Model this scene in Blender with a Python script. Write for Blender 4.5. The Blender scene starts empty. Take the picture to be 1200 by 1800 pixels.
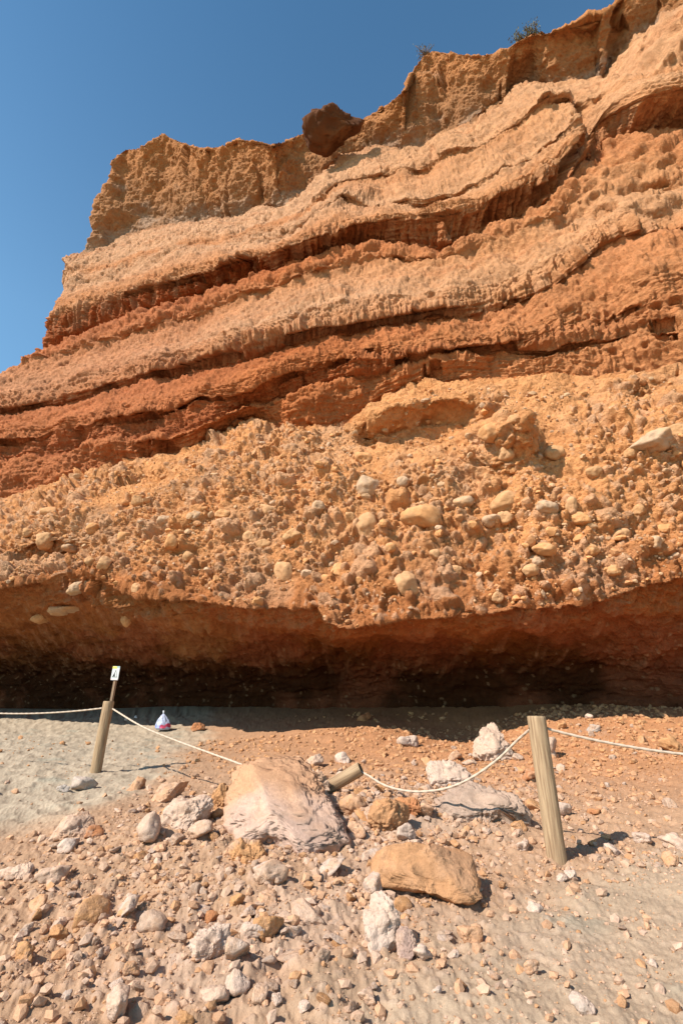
import bpy, math, random
import numpy as np
F32 = np.float32
R = math.radians
C = bpy.context.scene.collection
rng = np.random.default_rng(11)

# ------------------------------------------------------------------ camera, sky, sun, exposure
FPX, PITCH, EYE = 850.0, R(21.2), 1.5          # focal length in photo pixels (17 mm on 24x36)
cam_d = bpy.data.cameras.new('camera'); cam = bpy.data.objects.new('camera', cam_d); C.objects.link(cam)
cam_d.sensor_fit = 'VERTICAL'; cam_d.sensor_height = 36.0; cam_d.lens = 36.0 * FPX / 1800.0
cam_d.clip_start = 0.05; cam_d.clip_end = 3000
cam.location = (0, 0, EYE); cam.rotation_euler = (R(90) + PITCH, 0, 0)
bpy.context.scene.camera = cam
SUN_EL = R(43.5); SUN_DIR_H = np.array([-0.80, -0.60])      # horizontal direction towards the sun
SUN_DIR_H = SUN_DIR_H / np.linalg.norm(SUN_DIR_H)
w = bpy.data.worlds.new('World'); bpy.context.scene.world = w; w.use_nodes = True
nt = w.node_tree; bg = nt.nodes['Background']; sk = nt.nodes.new('ShaderNodeTexSky')
sk.sky_type = 'NISHITA'; sk.sun_disc = False; sk.sun_elevation = SUN_EL
sk.sun_rotation = math.atan2(SUN_DIR_H[0], SUN_DIR_H[1])
sk.altitude = 0; sk.air_density = 1.0; sk.dust_density = 0.0; sk.ozone_density = 3.0
tint = nt.nodes.new('ShaderNodeMix'); tint.data_type = 'RGBA'; tint.blend_type = 'MULTIPLY'; tint.inputs[0].default_value = 1.0
tint.inputs[7].default_value = (0.86, 1.2, 1.16, 1); stc = nt.nodes.new('ShaderNodeTexCoord'); sxyz = nt.nodes.new('ShaderNodeSeparateXYZ'); nt.links.new(stc.outputs['Generated'], sxyz.inputs[0])
smr = nt.nodes.new('ShaderNodeMapRange'); smr.inputs[1].default_value = .95; smr.inputs[2].default_value = .60; nt.links.new(sxyz.outputs[2], smr.inputs[0])
smx = nt.nodes.new('ShaderNodeMix'); smx.data_type = 'RGBA'; smx.inputs[6].default_value = (0.78, 1.18, 1.20, 1); smx.inputs[7].default_value = (1.42, 1.75, 1.60, 1)
nt.links.new(smr.outputs[0], smx.inputs[0]); nt.links.new(smx.outputs[2], tint.inputs[7]); nt.links.new(sk.outputs[0], tint.inputs[6]); nt.links.new(tint.outputs[2], bg.inputs[0])
bg.inputs[1].default_value = 0.086
ld = bpy.data.lights.new('sun', 'SUN'); ld.energy = 5.0; ld.angle = R(0.5); ld.color = (1.0, 0.95, 0.87)
sun = bpy.data.objects.new('sun', ld); C.objects.link(sun)
sv = np.array([SUN_DIR_H[0]*math.cos(SUN_EL), SUN_DIR_H[1]*math.cos(SUN_EL), math.sin(SUN_EL)])
from mathutils import Vector, Matrix
sun.rotation_euler = Vector(sv).to_track_quat('Z', 'Y').to_euler(); sun.location = (-20, -20, 40)
vs = bpy.context.scene.view_settings
vs.view_transform = 'Standard'; vs.look = 'None'; vs.gamma = 1; vs.exposure = 0.65
bpy.context.scene.cycles.max_bounces = 6

# ------------------------------------------------------------------ noise
def hsh(ix, iy, iz, seed):
    h = (ix.astype(np.uint32) * np.uint32(374761393) + iy.astype(np.uint32) * np.uint32(668265263)
         + iz.astype(np.uint32) * np.uint32(2147483647) + np.uint32((seed * 974634777) & 0xffffffff))
    h = (h ^ (h >> np.uint32(13))) * np.uint32(1274126177)
    h = (h ^ (h >> np.uint32(16))) * np.uint32(2246822519)
    return h ^ (h >> np.uint32(15))
def hf(ix, iy, iz, seed): return hsh(ix, iy, iz, seed).astype(F32) * F32(1 / 4294967295.0)
def noise(x, y, z, seed=0):
    """value noise in -1..1"""
    x = np.asarray(x, F32); y = np.asarray(y, F32) + 0*x; z = np.asarray(z, F32) + 0*x
    fx, fy, fz = np.floor(x), np.floor(y), np.floor(z)
    ix, iy, iz = (fx.astype(np.int64), fy.astype(np.int64), fz.astype(np.int64))
    u, v, t = x-fx, y-fy, z-fz
    u = u*u*u*(u*(u*6-15)+10); v = v*v*v*(v*(v*6-15)+10); t = t*t*t*(t*(t*6-15)+10)
    def L(a, b, k): return a + (b-a)*k
    c = [[[hf(ix+i, iy+j, iz+k, seed) for k in (0, 1)] for j in (0, 1)] for i in (0, 1)]
    r = L(L(L(c[0][0][0], c[1][0][0], u), L(c[0][1][0], c[1][1][0], u), v),
          L(L(c[0][0][1], c[1][0][1], u), L(c[0][1][1], c[1][1][1], u), v), t)
    return r*2-1
def fbm(x, y, z, octv=4, seed=0, gain=0.5, ridged=False):
    s = 0; a = 1.0; n = 0; k = 1.0
    for o in range(octv):
        q = noise(x*k*0.96 + y*k*0.28 + 3.1*o, y*k*0.96 - x*k*0.28 + 7.7*o, z*k + 1.3*o, seed+o*17)
        if ridged: q = 1 - 2*np.abs(q)
        s = s + a*q; n += a; a *= gain; k *= 2.03
    return s/n
def worley(x, y, z, seed=0, want_id=True, block=0.0):
    x = np.asarray(x, F32); y = np.asarray(y, F32)+0*x; z = np.asarray(z, F32)+0*x
    ix, iy, iz = np.floor(x).astype(np.int64), np.floor(y).astype(np.int64), np.floor(z).astype(np.int64)
    f1 = np.full(x.shape, 9, F32); f2 = f1.copy(); idv = np.zeros(x.shape, F32)
    for a in (-1, 0, 1):
        for b in (-1, 0, 1):
            for c in (-1, 0, 1):
                cx, cy, cz = ix+a, iy+b, iz+c
                h = hsh(cx, cy, cz, seed)
                dx = cx + (h & np.uint32(1023)).astype(F32)/1023 - x
                dy = cy + ((h >> np.uint32(10)) & np.uint32(1023)).astype(F32)/1023 - y
                dz = cz + ((h >> np.uint32(20)) & np.uint32(1023)).astype(F32)/1023 - z
                d = np.sqrt(dx*dx+dy*dy+dz*dz).astype(F32)
                if block: d = d*(1-block)+block*1.25*np.maximum(np.maximum(np.abs(dx), np.abs(dy)), np.abs(dz))
                m = d < f1
                f2 = np.where(m, f1, np.minimum(f2, d)); 
                if want_id: idv = np.where(m, ((h*np.uint32(2654435761)) >> np.uint32(8)).astype(F32)/16777216, idv)
                f1 = np.where(m, d, f1)
    return f1, f2, idv
def sstep(a, b, x):
    t = np.clip((x-a)/(b-a), 0, 1); return t*t*(3-2*t)

# ------------------------------------------------------------------ mesh and material helpers
ALB = np.array([.75, .72, .765]); SAT = 1.16
def mesh_from(name, V, Fc, cols=None, smooth=True, mat=None, parent=None):
    me = bpy.data.meshes.new(name)
    V = np.ascontiguousarray(V, dtype=F32); Fc = np.ascontiguousarray(Fc, dtype=np.int32)
    k = Fc.shape[1]
    me.vertices.add(len(V)); me.vertices.foreach_set('co', V.ravel())
    me.loops.add(Fc.size); me.loops.foreach_set('vertex_index', Fc.ravel())
    me.polygons.add(len(Fc)); me.polygons.foreach_set('loop_start', np.arange(0, Fc.size, k, dtype=np.int32))
    me.polygons.foreach_set('loop_total', np.full(len(Fc), k, np.int32))
    me.polygons.foreach_set('use_smooth', np.full(len(Fc), smooth, bool))
    me.update(calc_edges=True)
    if cols is not None:
        at_ = me.color_attributes.new('Col', 'FLOAT_COLOR', 'POINT')
        c4 = np.ones((len(V), 4), F32); cc_ = np.asarray(cols, float)*ALB; l_ = (cc_@np.array([.3, .55, .15]))[:, None]; c4[:, :3] = np.clip(l_+(cc_-l_)*SAT, .004, 1); at_.data.foreach_set('color', c4.ravel())
    o = bpy.data.objects.new(name, me); C.objects.link(o)
    if mat: me.materials.append(mat)
    if parent: o.parent = parent
    return o
def tag(o, label=None, cat=None, group=None, kind=None):
    if label: o['label'] = label
    if cat: o['category'] = cat
    if group: o['group'] = group
    if kind: o['kind'] = kind
    return o
def empty(name, loc, rz=0):
    o = bpy.data.objects.new(name, None); C.objects.link(o); o.location = loc; o.rotation_euler = (0, 0, rz); o.empty_display_size = 0.1
    return o
def grid_faces(nr, nc):
    i = np.arange(nr*nc).reshape(nr, nc)
    return np.stack([i[:-1, :-1], i[:-1, 1:], i[1:, 1:], i[1:, :-1]], -1).reshape(-1, 4)
def rock_mat(name, color=None, bscale=14.0, bstr=0.5, bdist=0.03, rough=0.92, var=0.25, scale2=60.0):
    """earth and stone: colour (attribute or fixed) broken up by procedural grain, with grain bump"""
    m = bpy.data.materials.new(name); m.use_nodes = True; n = m.node_tree; N = n.nodes; L = n.links
    b = N['Principled BSDF']; b.inputs['Roughness'].default_value = rough
    b.inputs['Specular IOR Level'].default_value = 0.15
    tc = N.new('ShaderNodeTexCoord')
    if color is None:
        a = N.new('ShaderNodeAttribute'); a.attribute_name = 'Col'; src = a.outputs['Color']
    else:
        a = N.new('ShaderNodeRGB'); a.outputs[0].default_value = (*color, 1); src = a.outputs[0]
    n1 = N.new('ShaderNodeTexNoise'); n1.inputs['Scale'].default_value = bscale; n1.inputs['Detail'].default_value = 8; n1.inputs['Roughness'].default_value = 0.65
    n2 = N.new('ShaderNodeTexNoise'); n2.inputs['Scale'].default_value = scale2; n2.inputs['Detail'].default_value = 4
    for q in (n1, n2): L.new(tc.outputs['Object'], q.inputs['Vector'])
    mr = N.new('ShaderNodeMapRange'); mr.inputs[1].default_value = 0.3; mr.inputs[2].default_value = 0.7
    mr.inputs[3].default_value = 1-var; mr.inputs[4].default_value = 1+var
    L.new(n1.outputs[0], mr.inputs[0])
    mr2 = N.new('ShaderNodeMapRange'); mr2.inputs[1].default_value = 0.3; mr2.inputs[2].default_value = 0.7
    mr2.inputs[3].default_value = 1-var*0.7; mr2.inputs[4].default_value = 1+var*0.7
    L.new(n2.outputs[0], mr2.inputs[0])
    mu = N.new('ShaderNodeMath'); mu.operation = 'MULTIPLY'; L.new(mr.outputs[0], mu.inputs[0]); L.new(mr2.outputs[0], mu.inputs[1])
    vm = N.new('ShaderNodeVectorMath'); vm.operation = 'SCALE'; L.new(src, vm.inputs[0]); L.new(mu.outputs[0], vm.inputs['Scale'])
    L.new(vm.outputs[0], b.inputs['Base Color'])
    ad = N.new('ShaderNodeMath'); ad.operation = 'MULTIPLY_ADD'; ad.inputs[1].default_value = 0.35
    L.new(n2.outputs[0], ad.inputs[0]); L.new(n1.outputs[0], ad.inputs[2])
    bp = N.new('ShaderNodeBump'); bp.inputs['Strength'].default_value = bstr; bp.inputs['Distance'].default_value = bdist
    L.new(ad.outputs[0], bp.inputs['Height']); L.new(bp.outputs[0], b.inputs['Normal'])
    return m

# ------------------------------------------------------------------ photo geometry -> world
CP, SP = math.cos(PITCH), math.sin(PITCH)
def ray(px, py):
    u = (np.asarray(px, float)-600)/FPX; v = (900-np.asarray(py, float))/FPX
    return u, CP - v*SP, SP + v*CP
B0, BX, BZ = 13.7, -0.278, 0.20                     # macro plane of the cliff: Y = B0 + BX*X + BZ*(Z-4) + d
def on_cliff(px, py, d):
    dx, dy, dz = ray(px, py)
    t = (B0 + BZ*(EYE-4) + np.asarray(d, float))/(dy - BX*dx - BZ*dz)
    return dx*t, dy*t, EYE + dz*t

# ------------------------------------------------------------------ the ground: control heights
GP = np.array([
 (-3, 1, 0), (3, 1, 0), (0, 3, 0), (-2.5, 3.5, 0.03), (2.5, 3.2, -.02), (2.2, 5.75, .0), (4.5, 6.2, .1), (-4.38, 9.7, .27),
 (-3.5, 6, .1), (0, 6, .08), (0.3, 8, .17), (2.5, 8.5, .20), (-8, 12, .42), (-11.8, 18.1, .78), (-8.4, 17.2, .62), (-5.2, 16.15, .53),
 (-2.1, 15.1, .515), (1.13, 14.0, .72), (3.15, 13.75, .465), (4.93, 13.0, 1.01), (6.4, 12.7, 1.10), (8.1, 12.45, 1.15), (6, 9.8, .5), (9, 9, .7),
 (-12, 22, 1.1), (-5, 20, 1.1), (-1, 18.5, 1.05), (3.4, 16.5, 1.15), (6, 15.5, 1.35), (9, 14.5, 1.45), (-8, 7, .2), (-14, 12, .6), (13, 10, 1.2)], float)
def _tps(r2): return 0.5*r2*np.log(r2+1e-9)
_n = len(GP); _K = _tps(((GP[:, None, :2]-GP[None, :, :2])**2).sum(-1)) + 0.3*np.eye(_n)
_P = np.c_[np.ones(_n), GP[:, :2]]
_W = np.linalg.solve(np.block([[_K, _P], [_P.T, np.zeros((3, 3))]]), np.r_[GP[:, 2], 0, 0, 0])
# low heaps of the fall: (X, Y, radius x, radius y, height)
MOUNDS = [(-0.2, 7.2, 1.5, 1.2, .20), (-1.7, 6.0, 1.2, .7, .10), (1.3, 7.0, 0.8, .7, .10), (-.9, 4.9, 1.0, .5, .05), (0.5, 5.3, .7, .4, .06), (2.9,5.1,.5,.4,.03)]
def ground_base(X, Y):
    X = np.asarray(X, float); Y = np.asarray(Y, float)
    xc = np.clip(X, -15, 14); yc = np.clip(Y, 1, 22)
    z = _W[_n] + _W[_n+1]*xc + _W[_n+2]*yc
    for i in range(_n): z = z + _W[i]*_tps((xc-GP[i, 0])**2+(yc-GP[i, 1])**2)
    far = np.clip(1-np.clip(-Y, 0, 30)/30, 0, 1)
    z = z*far
    for mx, my, rx, ry, h in MOUNDS: z = z + h*np.exp(-((X-mx)/rx)**2-((Y-my)/ry)**2)
    return z
def on_ground(px, py, f=None):
    dx, dy, dz = ray(px, py); t = 1.0
    lo, hi = 0.5, 60.0
    for s in np.arange(0.5, 40, 0.05):
        if EYE+dz*s < float(ground_base(dx*s, dy*s)): hi = s; lo = s-0.05; break
    for _ in range(20):
        m = (lo+hi)/2
        if EYE+dz*m < float(ground_base(dx*m, dy*m)): hi = m
        else: lo = m
    return np.array([dx*hi, dy*hi, EYE+dz*hi])

def seg_density(X, Y):
    """how much of the fall's rubble lies at a place (0..1)"""
    a = np.exp(-((X+0.5)/2.4)**2-((Y-5.6)/2.3)**2)
    b = np.exp(-((X-2.0)/2.0)**2-((Y-8.2)/1.8)**2)*.75
    c = np.exp(-((X-5.0)/3.0)**2-((Y-10.5)/2.2)**2)*.5
    d = np.exp(-((X-3.2)/.8)**2-((Y-5.9)/.4)**2)*.5
    e = 0.75*np.exp(-((X+1.3)/1.3)**2-((Y-3.9)/1.0)**2)
    return np.clip(a+b+c+d+e, 0, 1)

def _gfull(X, Y):
    Z = ground_base(X, Y)
    X32 = X.astype(F32); Y32 = Y.astype(F32)
    # what lies where: 1 = red earth of the fall, 0 = grey beach sand
    wob = fbm(X32*.55, Y32*.55, 0*X32, 4, 5)*1.3 + fbm(X32*2.3, Y32*2.3, 0*X32, 3, 9)*.5
    sand = sstep(-.25, .35, (-(X+3.3)*.5 - np.abs(Y-9.5)*.09 + .2) + wob*.35)            # beach on the left
    near = sstep(.1, .6, 1.15-(Y-3.0)*.55 - np.abs(X+.6)*.18*(X < 0) + X*.26 + wob*.5 - 0.7)   # foreground
    rb = sstep(-.2, .4, (X-1.2)*.45-(Y-4.6)*.55 + wob*.4)
    sand = np.clip(np.maximum(sand, np.maximum(near*.5, rb*.62)), 0, 1)
    dens = seg_density(X, Y)
    vis = (Y > 1) & (Y < 22)
    # relief
    d = fbm(X32*1.1, Y32*1.1, 0*X32+2, 4, 21)*.045
    d += fbm(X32*6, Y32*6, 0*X32+5, 4, 23)*.014*(1+.8*dens)
    l1, l2, _ = worley(X32*3.6+fbm(X32*3, Y32*3, 0*X32, 2, 31)*.5, Y32*3.0, 0*X32+.5, 41, False)
    foot = -np.exp(-(l1/.42)**2)*.045 + np.clip(.5-np.abs(l1-.62)*3, 0, .5)*.02
    d += foot*np.clip(sand*1.0+.15, 0, 1)*sstep(-1.0, -3.5, X)
    l3, _, i3 = worley(X32*2.6+fbm(X32*2, Y32*2, 0*X32, 2, 33)*.6, Y32*2.6+fbm(X32*2, Y32*2, 0*X32+9, 2, 34)*.6, 0*X32+.5, 51)
    d -= np.exp(-(l3/(.10+.16*i3))**2)*.04*(i3 > .45)*sstep(-3, 0, X)
    d += fbm(X32*2.4, Y32*2.4, 0*X32+7, 5, 35, .6)*.035*sstep(-1, 1.5, X)
    d += fbm(X32*15, Y32*15, 0*X32+5, 4, 29, .7, True)*.011
    c1, c2, cid = worley(X32*13, Y32*13, 0*X32+.3, 43)
    lump = np.clip(1-(c1/.55)**2, 0, 1)**.5*.02*(cid > .6)*(0.3+cid)
    d += lump*np.clip(dens*1.1-.1+ (1-sand)*.25+.15, 0, 1)
    g1_, _, gi_ = worley(X32*30, Y32*30, 0*X32+.3, 49); d += np.clip(1-(g1_/.5)**2, 0, 1)*.010*(gi_ > .55)
    c1b, _, cid2 = worley(X32*5.5, Y32*5.5, 0*X32+.3, 47)
    lump2 = np.clip(1-(c1b/.5)**2, 0, 1)**.5*.035*(cid2 > .7)*(.3+cid2)
    d += lump2*np.clip(dens*1.1-.2, 0, 1) + fbm(X32*3.2, Y32*3.2, 0*X32+1, 5, 27, .62, True)*.045*np.clip(dens*1.2-.1, 0, 1)
    Z = Z + d*vis
    return Z, sand, dens, lump, cid, X32, Y32
GAUX = {}
def ground_full(X, Y):
    X = np.asarray(X, float).ravel(); Y = np.asarray(Y, float).ravel(); return _gfull(X, Y)
def build_ground():
    ys = [1.6]
    while ys[-1] < 19.5: ys.append(ys[-1] + 0.0009*(ys[-1]+1.2)**1.75 + 0.0045)
    yy = np.array([-400, -200, -80, -40, -20, -10, -5, -2, 0, 1] + ys + [20.5, 22, 25, 30, 45, 80, 200, 600.])
    ss = np.concatenate([[-60, -25, -10, -5, -2.5, -1.5, -1.1], np.linspace(-.82, .82, 980), [1.1, 1.5, 2.5, 5, 10, 25, 60]])
    S, Yg = np.meshgrid(ss, yy); Xg = S*(np.maximum(Yg, 1)+0.7)
    X = Xg.ravel(); Y = Yg.ravel(); Z, sand, dens, lump, cid, X32, Y32 = _gfull(X, Y)
    sandc = np.array([.46, .385, .27]); redc = np.array([.45, .30, .185]); pale = np.array([.50, .375, .265])
    damp = np.array([.36, .34, .25])
    s = sand[:, None]
    col = redc*(1-s)+sandc*s
    # nearer the cliff's foot the earth is redder
    k = (sstep(7.5, 12.5, Y+X*.35)*sstep(-6, 2, X))[:, None]
    col = col*(1-k)+np.array([.47, .245, .125])*k
    g = (sstep(.25, .6, fbm(X32*1.6+40, Y32*1.6, 0*X32, 4, 61))*sand*.75)[:, None]
    col = col*(1-g)+damp*g
    p = (sstep(.15, .7, fbm(X32*1.3+9, Y32*1.3, 0*X32, 4, 63)+dens*.55-.25)*.6)[:, None]*np.clip(dens*1.3, 0, 1)[:, None]
    col = col*(1-p)+pale*p
    lt = ((cid[:, None] > .7)*np.clip(lump/.03, 0, 1)[:, None])*.35*np.clip(dens*1.3, 0, 1)[:, None]
    col = col*(1-lt)+np.array([.68, .52, .40])*lt
    col *= (1+.16*fbm(X32*3, Y32*3, 0*X32, 4, 71))[:, None]
    m = rock_mat('earth_and_sand', None, 22, .55, .02, .95, .14, 140)
    o = mesh_from('ground', np.c_[X, Y, Z], grid_faces(len(yy), len(ss))[:, ::1], col, True, m)
    tag(o, kind='structure'); o['label'] = 'grey beach sand and orange earth with fallen debris below the cliff'
    return o
build_ground()

# ------------------------------------------------------------------ the cliff: contour curves traced on its face, each with its depth
# every curve: photo points of one bed's edge, depth offset d from the macro plane, colour of the rock there, darkened for shade in cave and recesses
def P(*a): return np.array(a, float).reshape(-1, 2)
capc = (.50, .25, .11); capg = (.36, .21, .11); cream = (.62, .40, .235); creamd = (.55, .29, .145); red_shaded = (.31, .085, .03)  # the last is the beds' dark red, deepened to paint shade under overhangs
red = (.42, .145, .06); redo = (.48, .19, .08); cong = (.66, .36, .17); brown = (.42, .185, .08); cave_shade = (.075, .030, .013)  # the last colour is brown earth painted nearly black as cave shade
CREST = P(200,285, 222,268, 255,262, 290,242, 322,246, 345,256, 380,254, 420,245, 455,247, 480,257, 520,240, 545,232, 590,228, 635,212, 680,185, 712,158, 728,118, 745,96, 760,89, 790,97, 840,103, 880,100, 905,84, 935,70, 960,68, 1000,55, 1050,42, 1085,16, 1110,6, 1130,0, 1200,-35)
ALC = P(165,436, 215,412, 275,400, 370,385, 410,390, 460,372, 500,370, 530,350, 570,310, 600,285, 640,264, 675,261, 705,262, 750,255, 770,240, 820,232, 855,206, 885,198, 888,174, 920,160, 960,165, 1050,152, 1065,120, 1100,92, 1145,72, 1200,85)
def sh(A, dy): B = A.copy(); B[:, 1] += dy; return B
def mixc(A, B, f):
    xs = np.linspace(max(A[0, 0], B[0, 0]), 1200, 80); return np.c_[xs, np.interp(xs, A[:, 0], A[:, 1])*(1-f)+np.interp(xs, B[:, 0], B[:, 1])*f]
D1 = P(100,545, 200,512, 300,492, 400,468, 500,455, 560,430, 620,402, 700,380, 800,368, 900,338, 970,298, 1005,262, 1030,245, 1080,195, 1120,188, 1200,168)
L2 = P(92,606, 150,577, 200,562, 250,547, 300,532, 350,517, 400,507, 450,500, 500,490, 560,466, 600,450, 650,440, 700,437, 770,445, 830,430, 850,412, 900,398, 950,375, 985,345, 1012,300, 1050,270, 1100,252, 1200,248)
LA = P(165,452, 300,422, 420,409, 520,385, 600,318, 700,292, 825,262, 900,232, 960,200, 1000,190, 1040,195, 1080,140, 1200,110)
LB = P(165,470, 300,440, 420,428, 520,412, 600,352, 675,357, 750,342, 825,322, 900,297, 950,262, 1000,236, 1040,220, 1080,165, 1200,140)
L3 = P(95,626, 200,592, 300,567, 400,545, 430,535, 500,520, 580,490, 640,470, 700,462, 770,464, 850,440, 920,420, 980,390, 1040,340, 1100,310, 1200,300)
D3 = P(60,700, 130,678, 200,660, 300,638, 400,620, 500,600, 600,580, 700,556, 800,540, 890,522, 960,500, 1040,440, 1100,420, 1200,400)
L4 = P(60,716, 150,692, 250,668, 350,652, 400,650, 450,642, 520,622, 600,602, 700,580, 770,566, 850,560, 900,540, 970,515, 1040,460, 1100,440, 1200,425)
M4 = P(30,760, 100,745, 200,730, 300,712, 435,690, 500,665, 600,640, 700,622, 800,606, 900,590, 1000,570, 1100,540, 1200,520)
L5 = P(0,800, 60,792, 185,770, 300,760, 400,738, 435,718, 500,706, 600,680, 700,652, 800,630, 900,620, 1000,605, 1100,585, 1200,570)
L6 = P(0,872, 65,853, 150,827, 225,803, 300,795, 370,780, 415,761, 447,745, 500,762, 560,758, 600,750, 640,725, 675,696, 730,676, 800,668, 900,664, 960,652, 1050,660, 1200,655)
M6 = P(0,950, 200,905, 400,860, 600,840, 800,800, 1000,780, 1200,780)
N6 = P(0,1000, 200,965, 400,960, 600,960, 800,930, 1000,930, 1200,900)
B1 = P(0,1032, 80,1012, 150,1002, 200,1022, 250,1044, 330,1050, 400,1060, 500,1066, 555,1068, 572,1098, 620,1106, 700,1092, 800,1082, 900,1066, 1000,1062, 1050,1056, 1130,1030, 1200,1012)
B2 = P(0,1132, 300,1142, 600,1140, 900,1140, 1200,1120)
B3 = P(0,1185, 300,1190, 600,1190, 900,1190, 1200,1175)
B4 = P(0,1225, 600,1226, 1200,1226)
# name, points, depth d (number or (px, d) table), colour(s), rows up to the next curve
CURVES = [
 ('crest', CREST, [(200, -1.0), (480, -1.0), (560, .2), (640, -.2), (745, -1.9), (880, -1.2), (920, -1.5), (1200, -1.6)], capc, 150),
 ('alcove', ALC, [(165, 1.7), (300, 2.2), (480, 2.1), (600, 1.1), (690, .8), (770, 1.0), (880, .8), (1060, .5), (1100, -.1), (1200, -.4)], capg, 12),
 ('lip1', ALC, [(165, 1.0), (480, 1.1), (600, .5), (690, .3), (880, .1), (1060, .1), (1100, -.7), (1200, -1.0)], cream, 36),
 ('ledgeA', LA, [(165, .7), (480, .5), (600, -.1), (960, -.45), (1060, -.3), (1100, -1.5), (1200, -1.8)], cream, 10),
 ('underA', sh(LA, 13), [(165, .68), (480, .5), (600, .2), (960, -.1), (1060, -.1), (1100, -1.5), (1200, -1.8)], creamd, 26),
 ('ledgeB', LB, [(165, .4), (480, .1), (600, -.35), (960, -.6), (1060, -.3), (1100, -1.6), (1200, -1.8)], cream, 10),
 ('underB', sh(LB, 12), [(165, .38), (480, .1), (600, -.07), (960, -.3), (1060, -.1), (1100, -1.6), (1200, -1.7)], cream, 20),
 ('nose1', mixc(LB, D1, .7), [(100, -.1), (560, -.65), (800, -.8), (1005, -.7), (1050, -.1), (1100, -1.5), (1200, -1.6)], creamd, 22),
 ('drip1', D1, [(100, .0), (560, -.6), (800, -.75), (1005, -.6), (1050, -.0), (1100, -1.2), (1200, -1.3)], creamd, 16),
 ('rec1', mixc(D1, L2, .3), [(100, .3), (560, -.2), (800, -.35), (980, -.3), (1050, .1), (1100, -.5), (1200, -.6)], red_shaded, 40),
 ('under2', L2, [(92, .9), (300, .5), (560, .45), (700, .6), (850, .6), (980, .5), (1012, .2), (1100, .5), (1200, .4)], red_shaded, 8),
 ('lip2', L2, [(92, .7), (300, .35), (560, .3), (800, .4), (980, .35), (1050, .3), (1200, .2)], red, 14),
 ('nose2', mixc(L2, L3, .5), [(92, .5), (300, .15), (560, .15), (640, .3), (700, .1), (800, .3), (980, .2), (1050, .2), (1200, -.2)], redo, 16),
 ('lip3', L3, [(95, .6), (500, .35), (770, .35), (1000, .25), (1200, .0)], creamd, 40),
 ('nose3', mixc(L3, D3, .6), [(95, .0), (500, -.4), (770, -.4), (1000, -.3), (1200, -.4)], cream, 40),
 ('drip3', D3, [(60, .05), (500, -.3), (800, -.25), (1000, -.2), (1200, -.3)], creamd, 16),
 ('under4', L4, [(60, .5), (200, .45), (400, .35), (500, .2), (600, .3), (850, .25), (960, .1), (1200, -.1)], red_shaded, 6),
 ('lip4', L4, [(60, .35), (500, .1), (850, .05), (960, .0), (1200, -.2)], red, 30),
 ('nose4', mixc(L4, M4, .6), [(60, -.1), (400, -.35), (600, -.2), (900, -.25), (1200, -.5)], redo, 30),
 ('mid4', M4, [(30, -.1), (400, -.25), (600, -.05), (1200, -.3)], redo, 12),
 ('mid4u', sh(M4, 9), [(30, .15), (400, .05), (600, .15), (900, -.1), (1200, -.3)], red, 38),
 ('under5', L5, [(0, .6), (400, .55), (600, .5), (900, .1), (1200, -.3)], red_shaded, 6),
 ('lip5', L5, [(0, .3), (400, .3), (600, .3), (900, .05), (1200, -.3)], redo, 50),
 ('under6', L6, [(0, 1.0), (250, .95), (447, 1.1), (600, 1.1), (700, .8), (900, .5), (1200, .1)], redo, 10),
 ('lip6', L6, [(0, .8), (447, .9), (600, .8), (700, .5), (900, .3), (1200, -.0)], cong, 60),
 ('slope6', mixc(L6, M6, .45), [(0, -.1), (447, .0), (600, .0), (1200, -.6)], cong, 60),
 ('mid6', M6, [(0, -.7), (600, -.7), (1200, -.85)], cong, 110),
 ('low6', N6, [(0, -1.15), (450, -1.0), (1200, -1.0)], cong, 70),
 ('lip7', B1, [(0, -1.45), (300, -1.25), (555, -1.1), (572, -1.3), (1200, -1.15)], brown, 60),
 ('ceil', mixc(B1, B2, .45), [(0, -.5), (600, -.35), (1200, -.45)], brown, 40),
 ('roof', B2, [(0, 2.9), (600, 2.1), (1200, .7)], (.18, .075, .028), 50),  # from the roof inward the cave's shade is painted into the colour
 ('back', B3, [(0, 6.4), (600, 5.0), (1200, 2.0)], cave_shade, 50),
 ('foot', B4, [(0, 7.4), (600, 6.0), (1200, 2.6)], cave_shade, 24),
]
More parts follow.
